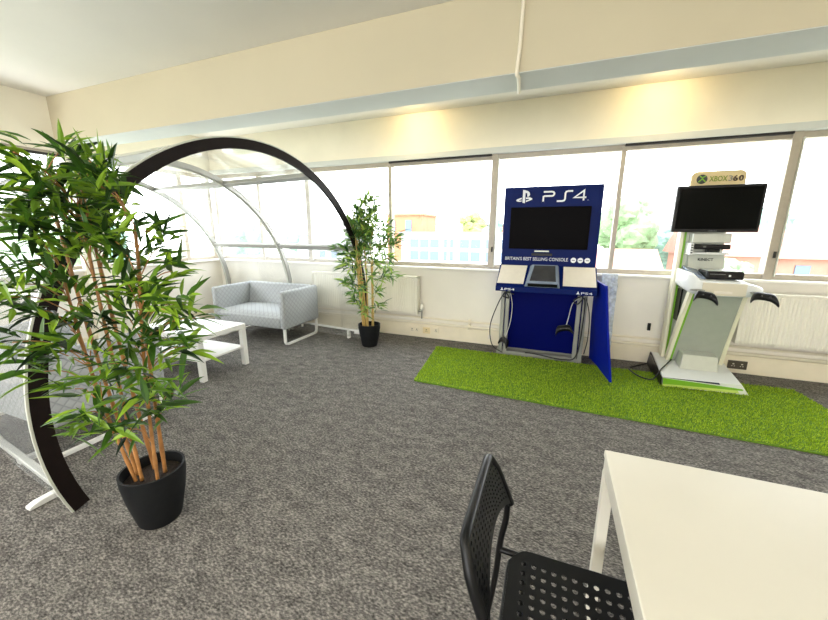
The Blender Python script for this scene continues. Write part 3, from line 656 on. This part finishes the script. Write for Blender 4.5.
# wide spaced letters and digit
P_ = [(0, 0), (0, .62), (.1, .66), (.62, .66), (.78, .74), (.82, .84), (.78, .94), (.66, 1), (0, 1)]
P_ = [(.02, 0), (.02, .5), (.1, .56), (.66, .56), (.76, .62), (.8, .74), (.8, .84), (.74, .95), (.62, 1), (.02, 1)]
S_ = [(1.02, 0), (1.42, 0), (1.55, .06), (1.6, .2), (1.6, .8), (1.66, .95), (1.78, 1), (2.12, 1)]
F1 = [(2.9, 0), (2.9, 1.02), (2.24, .32), (3.08, .32)]
strokes([P_, S_, F1], (-.135, YP-.0005, 1.705), fx, up, .132, .095, .0165).build('lettering', M['ink'], k)
text('TM', 'lettering', M['ink'], k, (.283, YP, 1.705), fx, up, width=.013)
text("BRITAIN'S BEST SELLING CONSOLE", 'lettering', M['ink'], k, (-.482, YP, 1.094), fx, up, width=.64, height=.036, bold=.004)
for i in range(3):
    cx = .21+i*.066
    bd = MB(); bd.prism([(cx+.027*math.cos(2*pi*q/20), YP-.0005, 1.108+.027*math.sin(2*pi*q/20)) for q in range(20)], (0, -.003, 0))
    o = bd.build('badge', M['ink'], k)
    bx(cx-.015, cx+.015, YP-.0045, YP-.003, 1.104, 1.112).build('badge_print', M['greyink'], o)
# sloping shelf: wedge from panel foot to front lip
def shp(u, v, h=0):     # u -1..1, v 0(back)..1(front)
    x = -.05+u*(.478+.008*v); y = YP-.0+(-.27)*v; z = 1.04-.205*v
    n = V((0, -.205, .27)).normalized()          # up-forward normal of the slope
    n = V((0, -.605, .796))
    return V((x, y, z))+n*h
b = MB()
side = [(YP+.05, 1.04), (YP, 1.04), (YP-.27, .835), (YP-.27, .785), (YP-.1, .76), (YP+.05, .76)]
b.prism([(-.535, y, z) for y, z in side], (.972, 0, 0)).build('shelf', M['blue'], k, bevel=.004)
for u0, u1, um0, um1 in ((-.975, -.4, -.985, -.43), (.36, .985, .36, .99)):
    b = MB(); b.hexa([shp(u0, .03, .001), shp(u1, .03, .001), shp(um1, .86, .001), shp(um0, .86, .001)], [shp(u0, .03, .006), shp(u1, .03, .006), shp(um1, .86, .006), shp(um0, .86, .006)])
    b.build('shelf_insert', M['cream'], k)
cs = MB(); A = [shp(-.34, .0, .0), shp(.27, .0, .0), shp(.31, .97, .0), shp(-.40, .97, .0)]; B = [shp(-.29, .0, .02), shp(.23, .0, .02), shp(.27, .94, .06), shp(-.36, .94, .06)]
cs = cs.hexa(A, B).build('console_case', M['plexif'], k, bevel=.008)
c2 = [shp(-.25, .07, .027), shp(.19, .07, .027), shp(.22, .86, .061), shp(-.30, .86, .061)]
MB().hexa([q-V((0, -.0, .01)) for q in c2], c2).build('case_window', M['plexi'], cs, bevel=.004)
c3 = [shp(-.33, .965, .012), shp(.25, .965, .012), shp(.25, .955, .05), shp(-.33, .955, .05)]
MB().prism([q+V((0, -.012, 0)) for q in c3], (0, .01, 0)).build('case_front', M['black'], cs)
for x in (-.485, .25):
    lg = text('PS4', 'lettering', M['ink'], k, (x+.045, YP-.271, .797), fx, up, width=.1, height=.022)
    b = MB(); ex, ez = x, .797
    poly(b, [(0, 0), (.035, 0), (.022, .012), (.022, .026), (.014, .026), (.012, .012)], YP-.271, -.002); b.build('emblem', M['ink'], k)
# frame
for x in (-.50, -.448, .288, .343):
    bx(x, x+.04, 4.02, 4.06, .04, .77).build('leg', M['kmet'], k, bevel=.003)
for x in (-.50, .335):
    bx(x, x+.04, 4.205, 4.245, .04, .77).build('leg', M['kmet'], k, bevel=.003)
bx(-.525, .387, 4.03, 4.08, 0, .045).build('base_bar', M['kmet'], k, bevel=.003)
bx(-.525, .387, 4.2, 4.245, 0, .045).build('base_bar', M['kmet'], k, bevel=.003)
for x in (-.525, .337): bx(x, x+.05, 4.08, 4.2, 0, .045).build('base_bar', M['kmet'], k, bevel=.003)
bx(-.50, .37, 4.17, 4.19, .05, .80).build('back_panel', M['blueb'], k)
MB().tube(bez([(-.46, 4.0, .74), (-.52, 3.98, .62), (-.6, 3.98, .35), (-.57, 3.98, .12), (-.45, 4.0, .03)], 8), .006, 6).tube(bez([(-.43, 3.99, .76), (-.48, 3.98, .7), (-.41, 3.98, .68), (-.44, 3.99, .74), (-.36, 4.0, .72)], 8), .007, 6).build('cable', M['cord'], k, smooth=True)
MB().tube(bez([(.33, 3.99, .75), (.25, 3.98, .70), (.29, 3.98, .66), (.35, 3.99, .72), (.36, 4.0, .5), (.33, 4.0, .1), (.2, 4.0, .03), (-.1, 4.01, .055), (-.2, 4.02, .05)], 8), .007, 6).build('cable', M['cord'], k, smooth=True)
MB().tube(bez([(.36, 3.99, .74), (.41, 3.98, .55), (.42, 3.99, .3), (.40, 4.0, .12)], 8), .005, 6).build('cable', M['cord'], k, smooth=True)

def gamepad(c, yaw, pitch, roll, s, label, cordpts=None, cm=None, grp='black game controllers on the console stands'):
    r = thing('game_controller', label, 'game controller', c, grp)
    rot = Matrix.Rotation(yaw, 3, 'Z') @ Matrix.Rotation(pitch, 3, 'X') @ Matrix.Rotation(roll, 3, 'Y')
    def T(p): return V(c)+rot @ (V(p)*s)
    b = MB(); rings = []
    prof = [(-.51, .08, -.40), (-.5, .14, -.33), (-.455, .21, -.19), (-.38, .27, -.05), (-.27, .28, .02), (-.12, .25, .03), (.12, .25, .03), (.27, .28, .02), (.38, .27, -.05), (.455, .21, -.19), (.5, .14, -.33), (.51, .08, -.40)]
    for x, h, y in prof:
        rings.append([T((x, y+h*.85*math.cos(q*pi/4), h*.62*math.sin(q*pi/4))) for q in range(8)])
    b.loft(rings).build('body', M['black'], r, smooth=True, sub=1)
    for x, y in ((-.16, -.06), (.16, -.06)):
        q = MB(); q.tube([T((x, y, .08)), T((x, y, .15))], .045*s, 10).build('thumb_stick', M['cord'], r, smooth=True)
    b = MB()
    for x, y in ((.3, .06), (.36, .0), (.3, -.06), (.24, .0)): b.tube([T((x, y, .1)), T((x, y, .125))], .022*s, 8)
    b.build('buttons', M['darkink'], r)
    MB().tube([T((-.34, 0, .1)), T((-.24, 0, .12))], .018*s, 6).tube([T((-.29, -.05, .11)), T((-.29, .05, .11))], .018*s, 6).build('direction_pad', M['cord'], r)
    if cordpts: MB().tube(bez(cordpts, 8), .0045, 6).build('cord', cm, r, smooth=True)
    return r
gamepad((.175, 3.93, .40), R(20), R(60), R(-25), .17, 'black controller dangling on a pale cord at the right of the blue stand', [(.3, 4.0, .72), (.24, 3.98, .66), (.215, 3.96, .52), (.2, 3.94, .44)], M['cordw'])
gamepad((-.43, 3.95, .19), R(-60), R(70), R(10), .16, 'black controller hanging low by the left leg of the blue stand', [(-.4, 4.0, .74), (-.37, 3.98, .6), (-.38, 3.98, .4), (-.42, 3.96, .24)], M['cordw'])

# loose blue board leaning on the stand, wrapped panel behind
pb = [V((.60, 3.50, .034)), V((.535, 3.93, .034)), V((.49, 4.24, .012)), V((.462, 4.19, .50)), V((.452, 4.12, .905)), V((.488, 3.62, .915)), V((.535, 3.56, .5))]
d = V((.022, .0, .0))
tag(MB().prism([p-d*.5 for p in pb], d).build('loose_board', M['bluef'], bevel=.003), 'loose blue board propped upright against the right of the blue stand', 'board')
b = MB(); g = {}
rnd = random.Random(5); nx, nz = 5, 22
for i in range(nx+1):
    for j in range(nz+1):
        g[i, j] = V((.52+.15*i/nx+.0, 4.2-.03+rnd.uniform(-.012, .012)+.08*j/nz, .005+.955*j/nz))
rings = []
for j in range(nz+1):
    rings.append([g[i, j] for i in range(nx+1)]+[g[nx, j]+V((rnd.uniform(-.01, .015), .04, 0)), g[0, j]+V((0, .04, 0))])
tag(MB().loft(rings).build('wrapped_panel', M['wrap']), 'slim plastic wrapped panel leaning on the wall behind the loose blue board', 'panel')

# ------------------------------------------------------------------ television stand
k = thing('console_stand', 'silver and green games console demo stand with a television on its mast', 'display stand', (1.36, 3.98, 0), 'games console demo stands')
zb = .0
B0 = [(1.045, 3.645, .012), (1.69, 3.68, .012), (1.70, 4.20, .012), (1.06, 4.30, .012)]
T0 = [(1.035, 3.64, .10), (1.63, 3.69, .10), (1.655, 4.14, .14), (1.083, 4.30, .14)]
base = MB().hexa(B0, T0).build('base_plate', M['pearl'], k, bevel=.004)
b = MB().prism([(1.03, 3.65, .0), (1.06, 4.30, 0), (1.078, 4.30, .136), (1.03, 3.65, .096)], (-.006, 0, 0)).build('base_side', M['black'], base)
def front(u, h):   # point on the front edge face: u 0..1 left to right, h 0..1 up
    p = V(B0[0]).lerp(V(B0[1]), u); q = V(T0[0]).lerp(V(T0[1]), u); r_ = p.lerp(q, h); r_.y -= .004; return r_
def band(lo, hi, name, m, u1=1.0, n=16):
    b = MB(); rings = []
    for i in range(n+1):
        u = u1*i/n
        a, c = front(u, lo(u)), front(u, hi(u))
        rings.append([a, c, c+V((0, .003, 0)), a+V((0, .003, 0))])
    b.loft(rings).build(name, m, base)
band(lambda u: .98-.20*u*1.2, lambda u: 1.0-.02*u, 'navy_stripe', M['navy'], .72)
band(lambda u: .28+.16*u, lambda u: .93-.34*u, 'green_stripe', M['green'], .97)
band(lambda u: .05+.10*u, lambda u: .27+.16*u, 'pale_green_stripe', M['greeny'], .9)
# mast
ms = bx(1.185, 1.50, 4.19, 4.25, .13, 1.82).build('mast', M['silver'], k, bevel=.01)
bx(1.135, 1.170, 4.16, 4.26, .13, 1.60).build('mast_rim', M['creamp'], ms, bevel=.012, seg=3)
bx(1.170, 1.186, 4.165, 4.255, .13, 1.60).build('mast_stripe', M['green'], ms)
# sign
def rrect(x0, x1, z0, z1, r, y, top_only=True):
    out = [(x0, y, z0), (x1, y, z0)]
    for cx, a0 in ((x1-r, 0), (x0+r, 90)):
        for q in range(7):
            a = R(a0+q*15); out.append((cx+r*math.cos(a), y, z1-r+r*math.sin(a)))
    return out
sg = MB().prism(rrect(1.158, 1.568, 1.72, 1.945, .05, 4.19), (0, .045, 0)).build('sign', M['tan'], k, bevel=.004)
b = MB(); b.ball((1.24, 4.19, 1.876), .042, (1, .25, 1), 20, 12); o = b.build('emblem', M['darkink'], sg, smooth=True)
strokes([[(0, 0), (.45, .5), (.5, .62), (.5, .5), (1, 0)], [(.08, 1), (.5, .66), (.92, 1)]], (1.213, 4.181, 1.85), fx, up, .054, .054, .009, .004).build('emblem_cross', M['green'], o)
text('XBOX', 'lettering', M['olive'], sg, (1.295, 4.189, 1.853), fx, up, width=.135, height=.046, bold=.012)
text('3', 'lettering', M['greyink'], sg, (1.437, 4.189, 1.853), fx, up, width=.03, height=.046)
for ch_, xx in (('6', 1.470), ('0', 1.512)):
    text(ch_, 'lettering', M['brown'], sg, (xx, 4.189, 1.850), fx, up, width=.036, height=.050, bold=.035)
# television
tv = thing('television', 'flat black television hung on the mast of the silver and green stand', 'television', (1.345, 4.05, 1.39))
bx(1.022, 1.662, 4.025, 4.07, 1.397, 1.805).build('housing', M['black'], tv, bevel=.006)
bx(1.045, 1.640, 4.020, 4.026, 1.425, 1.783).build('screen', M['screenx'], tv)
bx(1.12, 1.55, 4.07, 4.12, 1.45, 1.76).build('rear_cover', M['black'], tv, bevel=.015)
text('SAMSUNG', 'lettering', M['greyink'], tv, (1.30, 4.0245, 1.404), fx, up, width=.065, height=.010, bold=.01)
bx(1.29, 1.45, 4.12, 4.19, 1.5, 1.72).build('tv_bracket', M['kmet'], k, bevel=.003)
# shelves under the television, sensor bar, word plate
bx(1.215, 1.505, 4.08, 4.19, 1.30, 1.385).build('upper_box', M['silver'], k, bevel=.006)
bx(1.215, 1.50, 4.05, 4.19, 1.195, 1.215).build('sensor_shelf', M['pearl'], k, bevel=.005)
b = bx(1.19, 1.215, 4.02, 4.19, 1.19, 1.30).build('shelf_bracket', M['pearl'], k, bevel=.004)
for q in range(4): bx(1.196, 1.211, 4.018, 4.02, 1.205+q*.023, 1.217+q*.023).build('bracket_mark', M['darkink'], b)
sb = thing('motion_sensor', 'black motion sensor bar on the small shelf under the television', 'sensor', (1.37, 4.09, 1.215))
bx(1.225, 1.505, 4.06, 4.12, 1.243, 1.286).build('bar', M['black'], sb, bevel=.008)
bx(1.33, 1.43, 4.055, 4.115, 1.215, 1.243).build('foot', M['black'], sb, bevel=.006)
bx(1.30, 1.32, 4.057, 4.06, 1.258, 1.272).build('lens', M['greyink'], sb)
wp = MB().hexa([(1.225, 4.10, .99), (1.505, 4.10, .99), (1.505, 4.16, 1.195), (1.225, 4.16, 1.195)], [(1.225, 4.19, .99), (1.505, 4.19, .99), (1.505, 4.19, 1.195), (1.225, 4.19, 1.195)]).build('word_plate', M['silver'], k)
text('KINECT', 'lettering', M['darkink'], wp, (1.30, 4.1395, 1.13), fx, (0, .06, .205), width=.12, height=.028, bold=.02)
# tray with two lobes
ST = [(1.128, .94, 1.02, 3.88, 4.06), (1.142, .90, 1.045, 3.82, 4.12), (1.175, .868, 1.045, 3.77, 4.17), (1.22, .858, 1.0, 3.745, 4.17), (1.27, .853, .984, 3.76, 4.17), (1.40, .852, .98, 3.765, 4.17), (1.53, .853, .98, 3.76, 4.17), (1.585, .86, .972, 3.745, 4.17), (1.635, .875, .955, 3.75, 4.12), (1.675, .89, .938, 3.78, 4.05), (1.69, .905, .922, 3.83, 3.98)]
tr = MB()
tr.loft([[(x, yf+.012, zb), (x, yf, zb+.02*(zt-zb)/.12), (x, yf+.006, zt-.012), (x, yf+.03, zt), (x, yb, zt+.01), (x, yb, zb+.02)] for x, zb, zt, yf, yb in ST])
tr.build('tray', M['pearl'], k, smooth=True).modifiers.new('e', 'EDGE_SPLIT').split_angle = R(45)
bx(1.245, 1.555, 3.752, 3.765, .862, .968).build('tray_front', M['tan2'], k, bevel=.003)
bx(1.335, 1.46, 3.749, 3.753, .880, .898).build('tray_plate', M['cream'], k)
MB().hexa([(1.20, 3.95, .99), (1.285, 3.84, .985), (1.30, 4.12, .99), (1.2, 4.14, .99)], [(1.18, 3.97, 1.06), (1.29, 3.84, .998), (1.30, 4.12, 1.05), (1.19, 4.14, 1.085)]).build('cover_flap', M['plexif'], k, bevel=.004)
gc = thing('games_console', 'black games console lying on the tray below the word plate', 'games console', (1.43, 3.97, .985))
bx(1.295, 1.56, 3.85, 4.08, .992, 1.06).build('body', M['black'], gc, bevel=.012, seg=3)
bx(1.305, 1.55, 3.86, 4.07, 1.06, 1.067).build('top_cover', M['silverd'], gc, bevel=.002)
bx(1.45, 1.465, 3.847, 3.851, 1.018, 1.033).build('power_light', M['led'], gc)
bx(1.315, 1.425, 3.847, 3.851, 1.034, 1.038).build('disc_slot', M['greyink'], gc)
for s_, xx in ((-1, 1.20), (1, 1.62)):
    b = MB(); b.tube([(xx+.05*math.cos(a), 3.715+.035*math.sin(a), .905) for a in [2*pi*q/20 for q in range(21)]], .006, 6).build('holder_ring', M['kmet'], k, smooth=True)
gamepad((1.245, 3.66, .868), R(-6), R(48), R(14), .175, 'black controller held at the left front corner of the tray')
gamepad((1.635, 3.66, .882), R(-10), R(48), R(10), .175, 'black controller held at the right front corner of the tray')
# curved front panel with rims
def fpan(t):     # profile t 0 bottom..1 top -> y,z
    z = .13+t*.73; y = 4.10-.19*t-.04*t*t; return y, z
b = MB(); rings = []
n = 12
xl = lambda t: 1.205+.03*t; xr = lambda t: 1.595-.005*t
for i in range(n+1):
    t = i/n; y, z = fpan(t)
    rings.append([(xl(t), y, z), (xr(t), y, z), (xr(t), y+.03, z), (xl(t), y+.03, z)])
fp = MB().loft(rings).build('front_panel', M['silverd'], k)
for side_, off in (('l', 0), ('r', 1)):
    b = MB(); g_ = MB(); r1, r2 = [], []
    for i in range(n+1):
        t = i/n; y, z = fpan(t)
        if off == 0: a, c, e = xl(t)-.04, xl(t)-.012, xl(t)+.006
        else: a, c, e = xr(t)+.028, xr(t), xr(t)-.0
        r1.append([(a, y-.012, z), (c, y-.012, z), (c, y+.06, z), (a, y+.06, z)])
        r2.append([(c, y-.010, z), (e, y-.010, z), (e, y+.05, z), (c, y+.05, z)])
    b.loft(r1).build('panel_rim', M['creamp'], fp)
    if off == 0: g_.loft(r2).build('rim_stripe', M['green'], fp)
bx(1.21, 1.56, 4.16, 4.19, .13, .95).build('rear_panel', M['silver'], k)
bx(1.185, 1.20, 4.05, 4.16, .55, .86).build('gap_shade', M['black'], k)  # solid black strip standing in for the shade of a gap
MB().hexa([(1.225, 3.885, .112), (1.53, 3.90, .112), (1.54, 4.09, .13), (1.235, 4.09, .13)], [(1.25, 3.925, .255), (1.525, 3.935, .255), (1.53, 4.07, .26), (1.25, 4.07, .26)]).build('foot_box', M['silver'], k, bevel=.008)
tag(MB().tube(bez([(1.19, 4.03, .155), (1.13, 3.93, .135), (1.06, 3.80, .125), (1.015, 3.74, .08), (.97, 3.72, .035), (.88, 3.76, .035), (.83, 3.9, .034), (.85, 4.06, .008), (.98, 4.2, .008), (1.04, 4.26, .01)], 10), .007, 6).build('power_cord', M['cord'], smooth=True), 'black power cord looping on the floor left of the television stand', 'cord')

# ------------------------------------------------------------------ outside
GZ = -8
struct(bx(-200, 200, 6, 260, GZ-.2, GZ).build('ground', M['ground']), 'pale ground far below the windows outside', 'ground')
struct(bx(-200, -12, -120, 6, GZ-.2, GZ).build('ground_side', M['ground']), 'pale ground outside the side window', 'ground')
def building(name, label, x0, x1, y0, y1, z1, m, wins, roof=None, rm=None, cat='building'):
    r = thing(name, label, cat, ((x0+x1)/2, (y0+y1)/2, GZ), 'buildings outside the windows')
    bx(x0, x1, y0, y1, GZ, z1).build('walls', m, r)
    for (a, b_, c, d_) in wins: bx(a, b_, y0-.08, y0+.05, c, d_).build('window', M['winext'], r)
    if roof == 'flat': bx(x0-.2, x1+.2, y0-.3, y1+.2, z1, z1+.25).build('parapet', rm, r)
    elif roof: MB().prism([(x0-.4, y0-.5, z1), (x0-.4, y1+.5, z1), (x0-.4, (y0+y1)/2, z1+roof)], (x1-x0+.8, 0, 0)).build('roof', rm, r)
    return r
building('apartment_block', 'orange brick block rising behind the white building left of the blue stand', -21.6, -16.6, 45.5, 52, 3.5, M['brick'], [(-18.9, -18.0, 1.3, 2.9), (-21.0, -20.4, 1.3, 2.8), (-18.6, -18.0, -.3, .6)], 'flat', M['brick'])
wn = []
for x in (-15.2, -14.0, -12.8, -9.4, -8.2, -6.6, -5.0, -3.6): wn += [(x, x+1.0, -.35, .55), (x, x+1.0, -1.75, -.75)]
for x in (-11.2, -10.5): wn += [(x, x+.35, -.35, .55), (x, x+.35, -1.75, -.75)]
building('apartment_block', 'long white rendered building with window bands left of the blue stand', -16.3, -2, 38, 44, 1.1, M['render'], wn, 'flat', M['slate'])
building('apartment_block', 'pale terrace with a long flat roof beyond the white building', -13, 2, 62, 70, 2.4, M['brickp'], [(-12+2.2*i, -11+2.2*i, .6, 1.6) for i in range(6)], 'flat', M['slate'])
building('house', 'small clay roofed house under the tree right of the blue stand', 3.6, 7.6, 32, 37, -1.6, M['brickp'], [(4.4, 5.2, -3.4, -2.3)], 1.6, M['roof'])
building('house', 'clay roofed house just behind the television', 10.2, 15.4, 34, 40, -.4, M['brickp'], [(11.2, 12.2, -2.4, -1.2), (13, 14, -2.4, -1.2)], 2.3, M['roof'])
building('house', 'long clay roofed house through the window at the far right', 16.2, 27, 36, 42, -.6, M['brickp'], [(17.5+2*i, 18.4+2*i, -2.2, -1.1) for i in range(4)], 2.1, M['roof'])
building('house', 'pale grey roofed house far beyond the shelter', -36, -27, 44, 50, -.8, M['render'], [(-34+2*i, -33+2*i, -2.4, -1.4) for i in range(3)], 1.4, M['slate'])
def tree(x, y, zt, rad, m, label, seed):
    rr = random.Random(seed)
    t = thing('tree', label, 'tree', (x, y, GZ), 'trees outside the windows')
    MB().tube([(x, y, GZ), (x+.1, y, zt-rad*1.2)], .25, 8, [.3, .15]).build('trunk', M['bark'], t)
    bm = bmesh.new()
    for i in range(14):
        a = rr.uniform(0, 2*pi); q = rr.uniform(0, .75)*rad; h = rr.uniform(-1.6, .0)*rad
        s_ = rad*rr.uniform(.35, .6)
        bmesh.ops.create_icosphere(bm, subdivisions=3, radius=s_, matrix=Matrix.Translation((x+q*math.cos(a), y+q*math.sin(a), zt-s_*.9+h*.8)))
    for v in bm.verts: v.co += V((rr.uniform(-1, 1), rr.uniform(-1, 1), rr.uniform(-1, 1)))*rad*.05
    b = MB(); b.bm.free(); b.bm = bm; b.build('crown', m, t)
tree(6.6, 43, 4.9, 3.0, M['tree3'], 'tall rounded green tree between the blue stand and the television', 1)
tree(-.5, 52, 2.6, 2.2, M['tree1'], 'dim blue green tree just right of the blue stand', 2)
tree(12.2, 47, 2.0, 2.2, M['tree1'], 'blue green bush like tree left of the television mast', 3)
tree(2.2, 40.5, .9, 1.7, M['tree2'], 'yellow green tree low behind the blue stand edge', 4)
tree(11.2, 30, -.4, 1.5, M['tree3'], 'low green tree right of the television mast', 5)
tree(19.5, 46, 4.0, 2.4, M['tree1'], 'blue green tree over the clay roofs at the far right', 6)
tree(23, 33, .9, 1.5, M['tree2'], 'yellow green shrub in front of the far right house', 7)
tree(-12.4, 58, 4.4, 2.2, M['tree2'], 'yellow green tree above the white building next to the brick block', 8)
tree(-8.6, 56, 3.4, 1.7, M['tree1'], 'blue green tree above the white building roof', 9)
tree(-4.6, 57, 3.2, 1.6, M['tree2'], 'yellow green tree above the white building nearest the blue stand', 10)
tree(-50, 48, 3.6, 3.2, M['tree1'], 'blue green tree in the corner window through the shelter', 11)
tree(-42, 52, 2.6, 2.4, M['tree1'], 'blue green tree beside the grey roof through the shelter', 12)
tree(-33, 57, 3.4, 2.6, M['tree3'], 'green tree behind the middle hoop of the shelter', 13)
tree(-38, 15, 3.2, 3.6, M['tree3'], 'green tree through the side window behind the leafy plant', 14)
tree(-46, 25, 2.4, 3.0, M['tree1'], 'blue green tree through the side window nearer the corner', 15)

# ------------------------------------------------------------------ light
wd = bpy.data.worlds.new('world'); S.world = wd; wd.use_nodes = True
nt = wd.node_tree; bg = nt.nodes['Background']
tc = nt.nodes.new('ShaderNodeTexCoord'); sp = nt.nodes.new('ShaderNodeSeparateXYZ'); rp = nt.nodes.new('ShaderNodeValToRGB')
nt.links.new(tc.outputs['Generated'], sp.inputs[0]); nt.links.new(sp.outputs[2], rp.inputs['Fac']); nt.links.new(rp.outputs['Color'], bg.inputs['Color'])
rp.color_ramp.elements[0].color = (.97, .98, 1, 1); rp.color_ramp.elements[1].color = (.86, .92, 1, 1)
bg.inputs['Strength'].default_value = 3.9
def area(name, loc, sx, sy, power, col, rot=(0, 0, 0), portal=False):
    l = bpy.data.lights.new(name, 'AREA'); l.shape = 'RECTANGLE'; l.size = sx; l.size_y = sy; l.energy = power; l.color = col
    o = bpy.data.objects.new(name, l); COL.objects.link(o); o.location = loc; o.rotation_euler = rot
    if portal: l.cycles.is_portal = True
    return o
area('window_portal', (-.5, YB+.24, 1.6), 9.3, 1.3, 1, (1, 1, 1), (R(-90), 0, 0), True)
area('window_portal', (XL-.22, .1, 1.6), 8.4, 1.3, 1, (1, 1, 1), (R(90), 0, R(-90)), True)
area('window_portal', (-.7, YF-.22, 1.6), 5.0, 1.6, 1, (1, 1, 1), (R(90), 0, 0), True)  # portal for the added opening behind the camera
WARM = (1, .92, .8)
for x, y in ((-3.4, -1.4), (-.6, -1.4), (2.4, -1.4), (-.6, -3.2), (2.4, -3.2)):
    area('fill_light', (x, y, 2.46), 1.2, .25, 5, WARM)  # unseen area lights added overhead as warm room fill
    area('fill_uplight', (x, y, 2.48), 1.2, .25, 11, WARM, (pi, 0, 0))  # upward fill added to brighten the ceiling
for x, y in ((-1.62, 3.95), (.83, 3.95)):
    l = bpy.data.lights.new('downlight', 'SPOT'); l.energy = 9; l.color = (1, .74, .36); l.spot_size = R(168); l.spot_blend = 1; l.shadow_soft_size = .15
    o = bpy.data.objects.new('downlight', l); COL.objects.link(o); o.location = (x, y, ZC-.01); o.rotation_euler = (R(58), 0, 0)

# ------------------------------------------------------------------ camera
yaw, pit, rol = R(21.19), R(12.57), R(.09)
f = V((-math.sin(yaw)*math.cos(pit), math.cos(yaw)*math.cos(pit), -math.sin(pit)))
r0 = V((math.cos(yaw), math.sin(yaw), 0)); u0 = r0.cross(f)
rr = r0*math.cos(rol)+u0*math.sin(rol); uu = -r0*math.sin(rol)+u0*math.cos(rol)
cd = bpy.data.cameras.new('camera'); cam = bpy.data.objects.new('camera', cd); COL.objects.link(cam)
mw = Matrix((rr, uu, -f)).transposed().to_4x4(); mw.translation = (0, 0, 1.4)
cam.matrix_world = mw
cd.sensor_fit = 'HORIZONTAL'; cd.sensor_width = 36; cd.lens = 352.6/828*36; cd.clip_start = .02; cd.clip_end = 500
S.camera = cam
S.view_settings.view_transform = 'Standard'; S.view_settings.look = 'None'; S.view_settings.gamma = 1
S.view_settings.use_curve_mapping = False
S.view_settings.exposure = 1.35
S.cycles.transparent_max_bounces = 24
S.cycles.max_bounces = 10; S.cycles.diffuse_bounces = 5
S.cycles.use_denoising = True
S.cycles.sample_clamp_indirect = 6
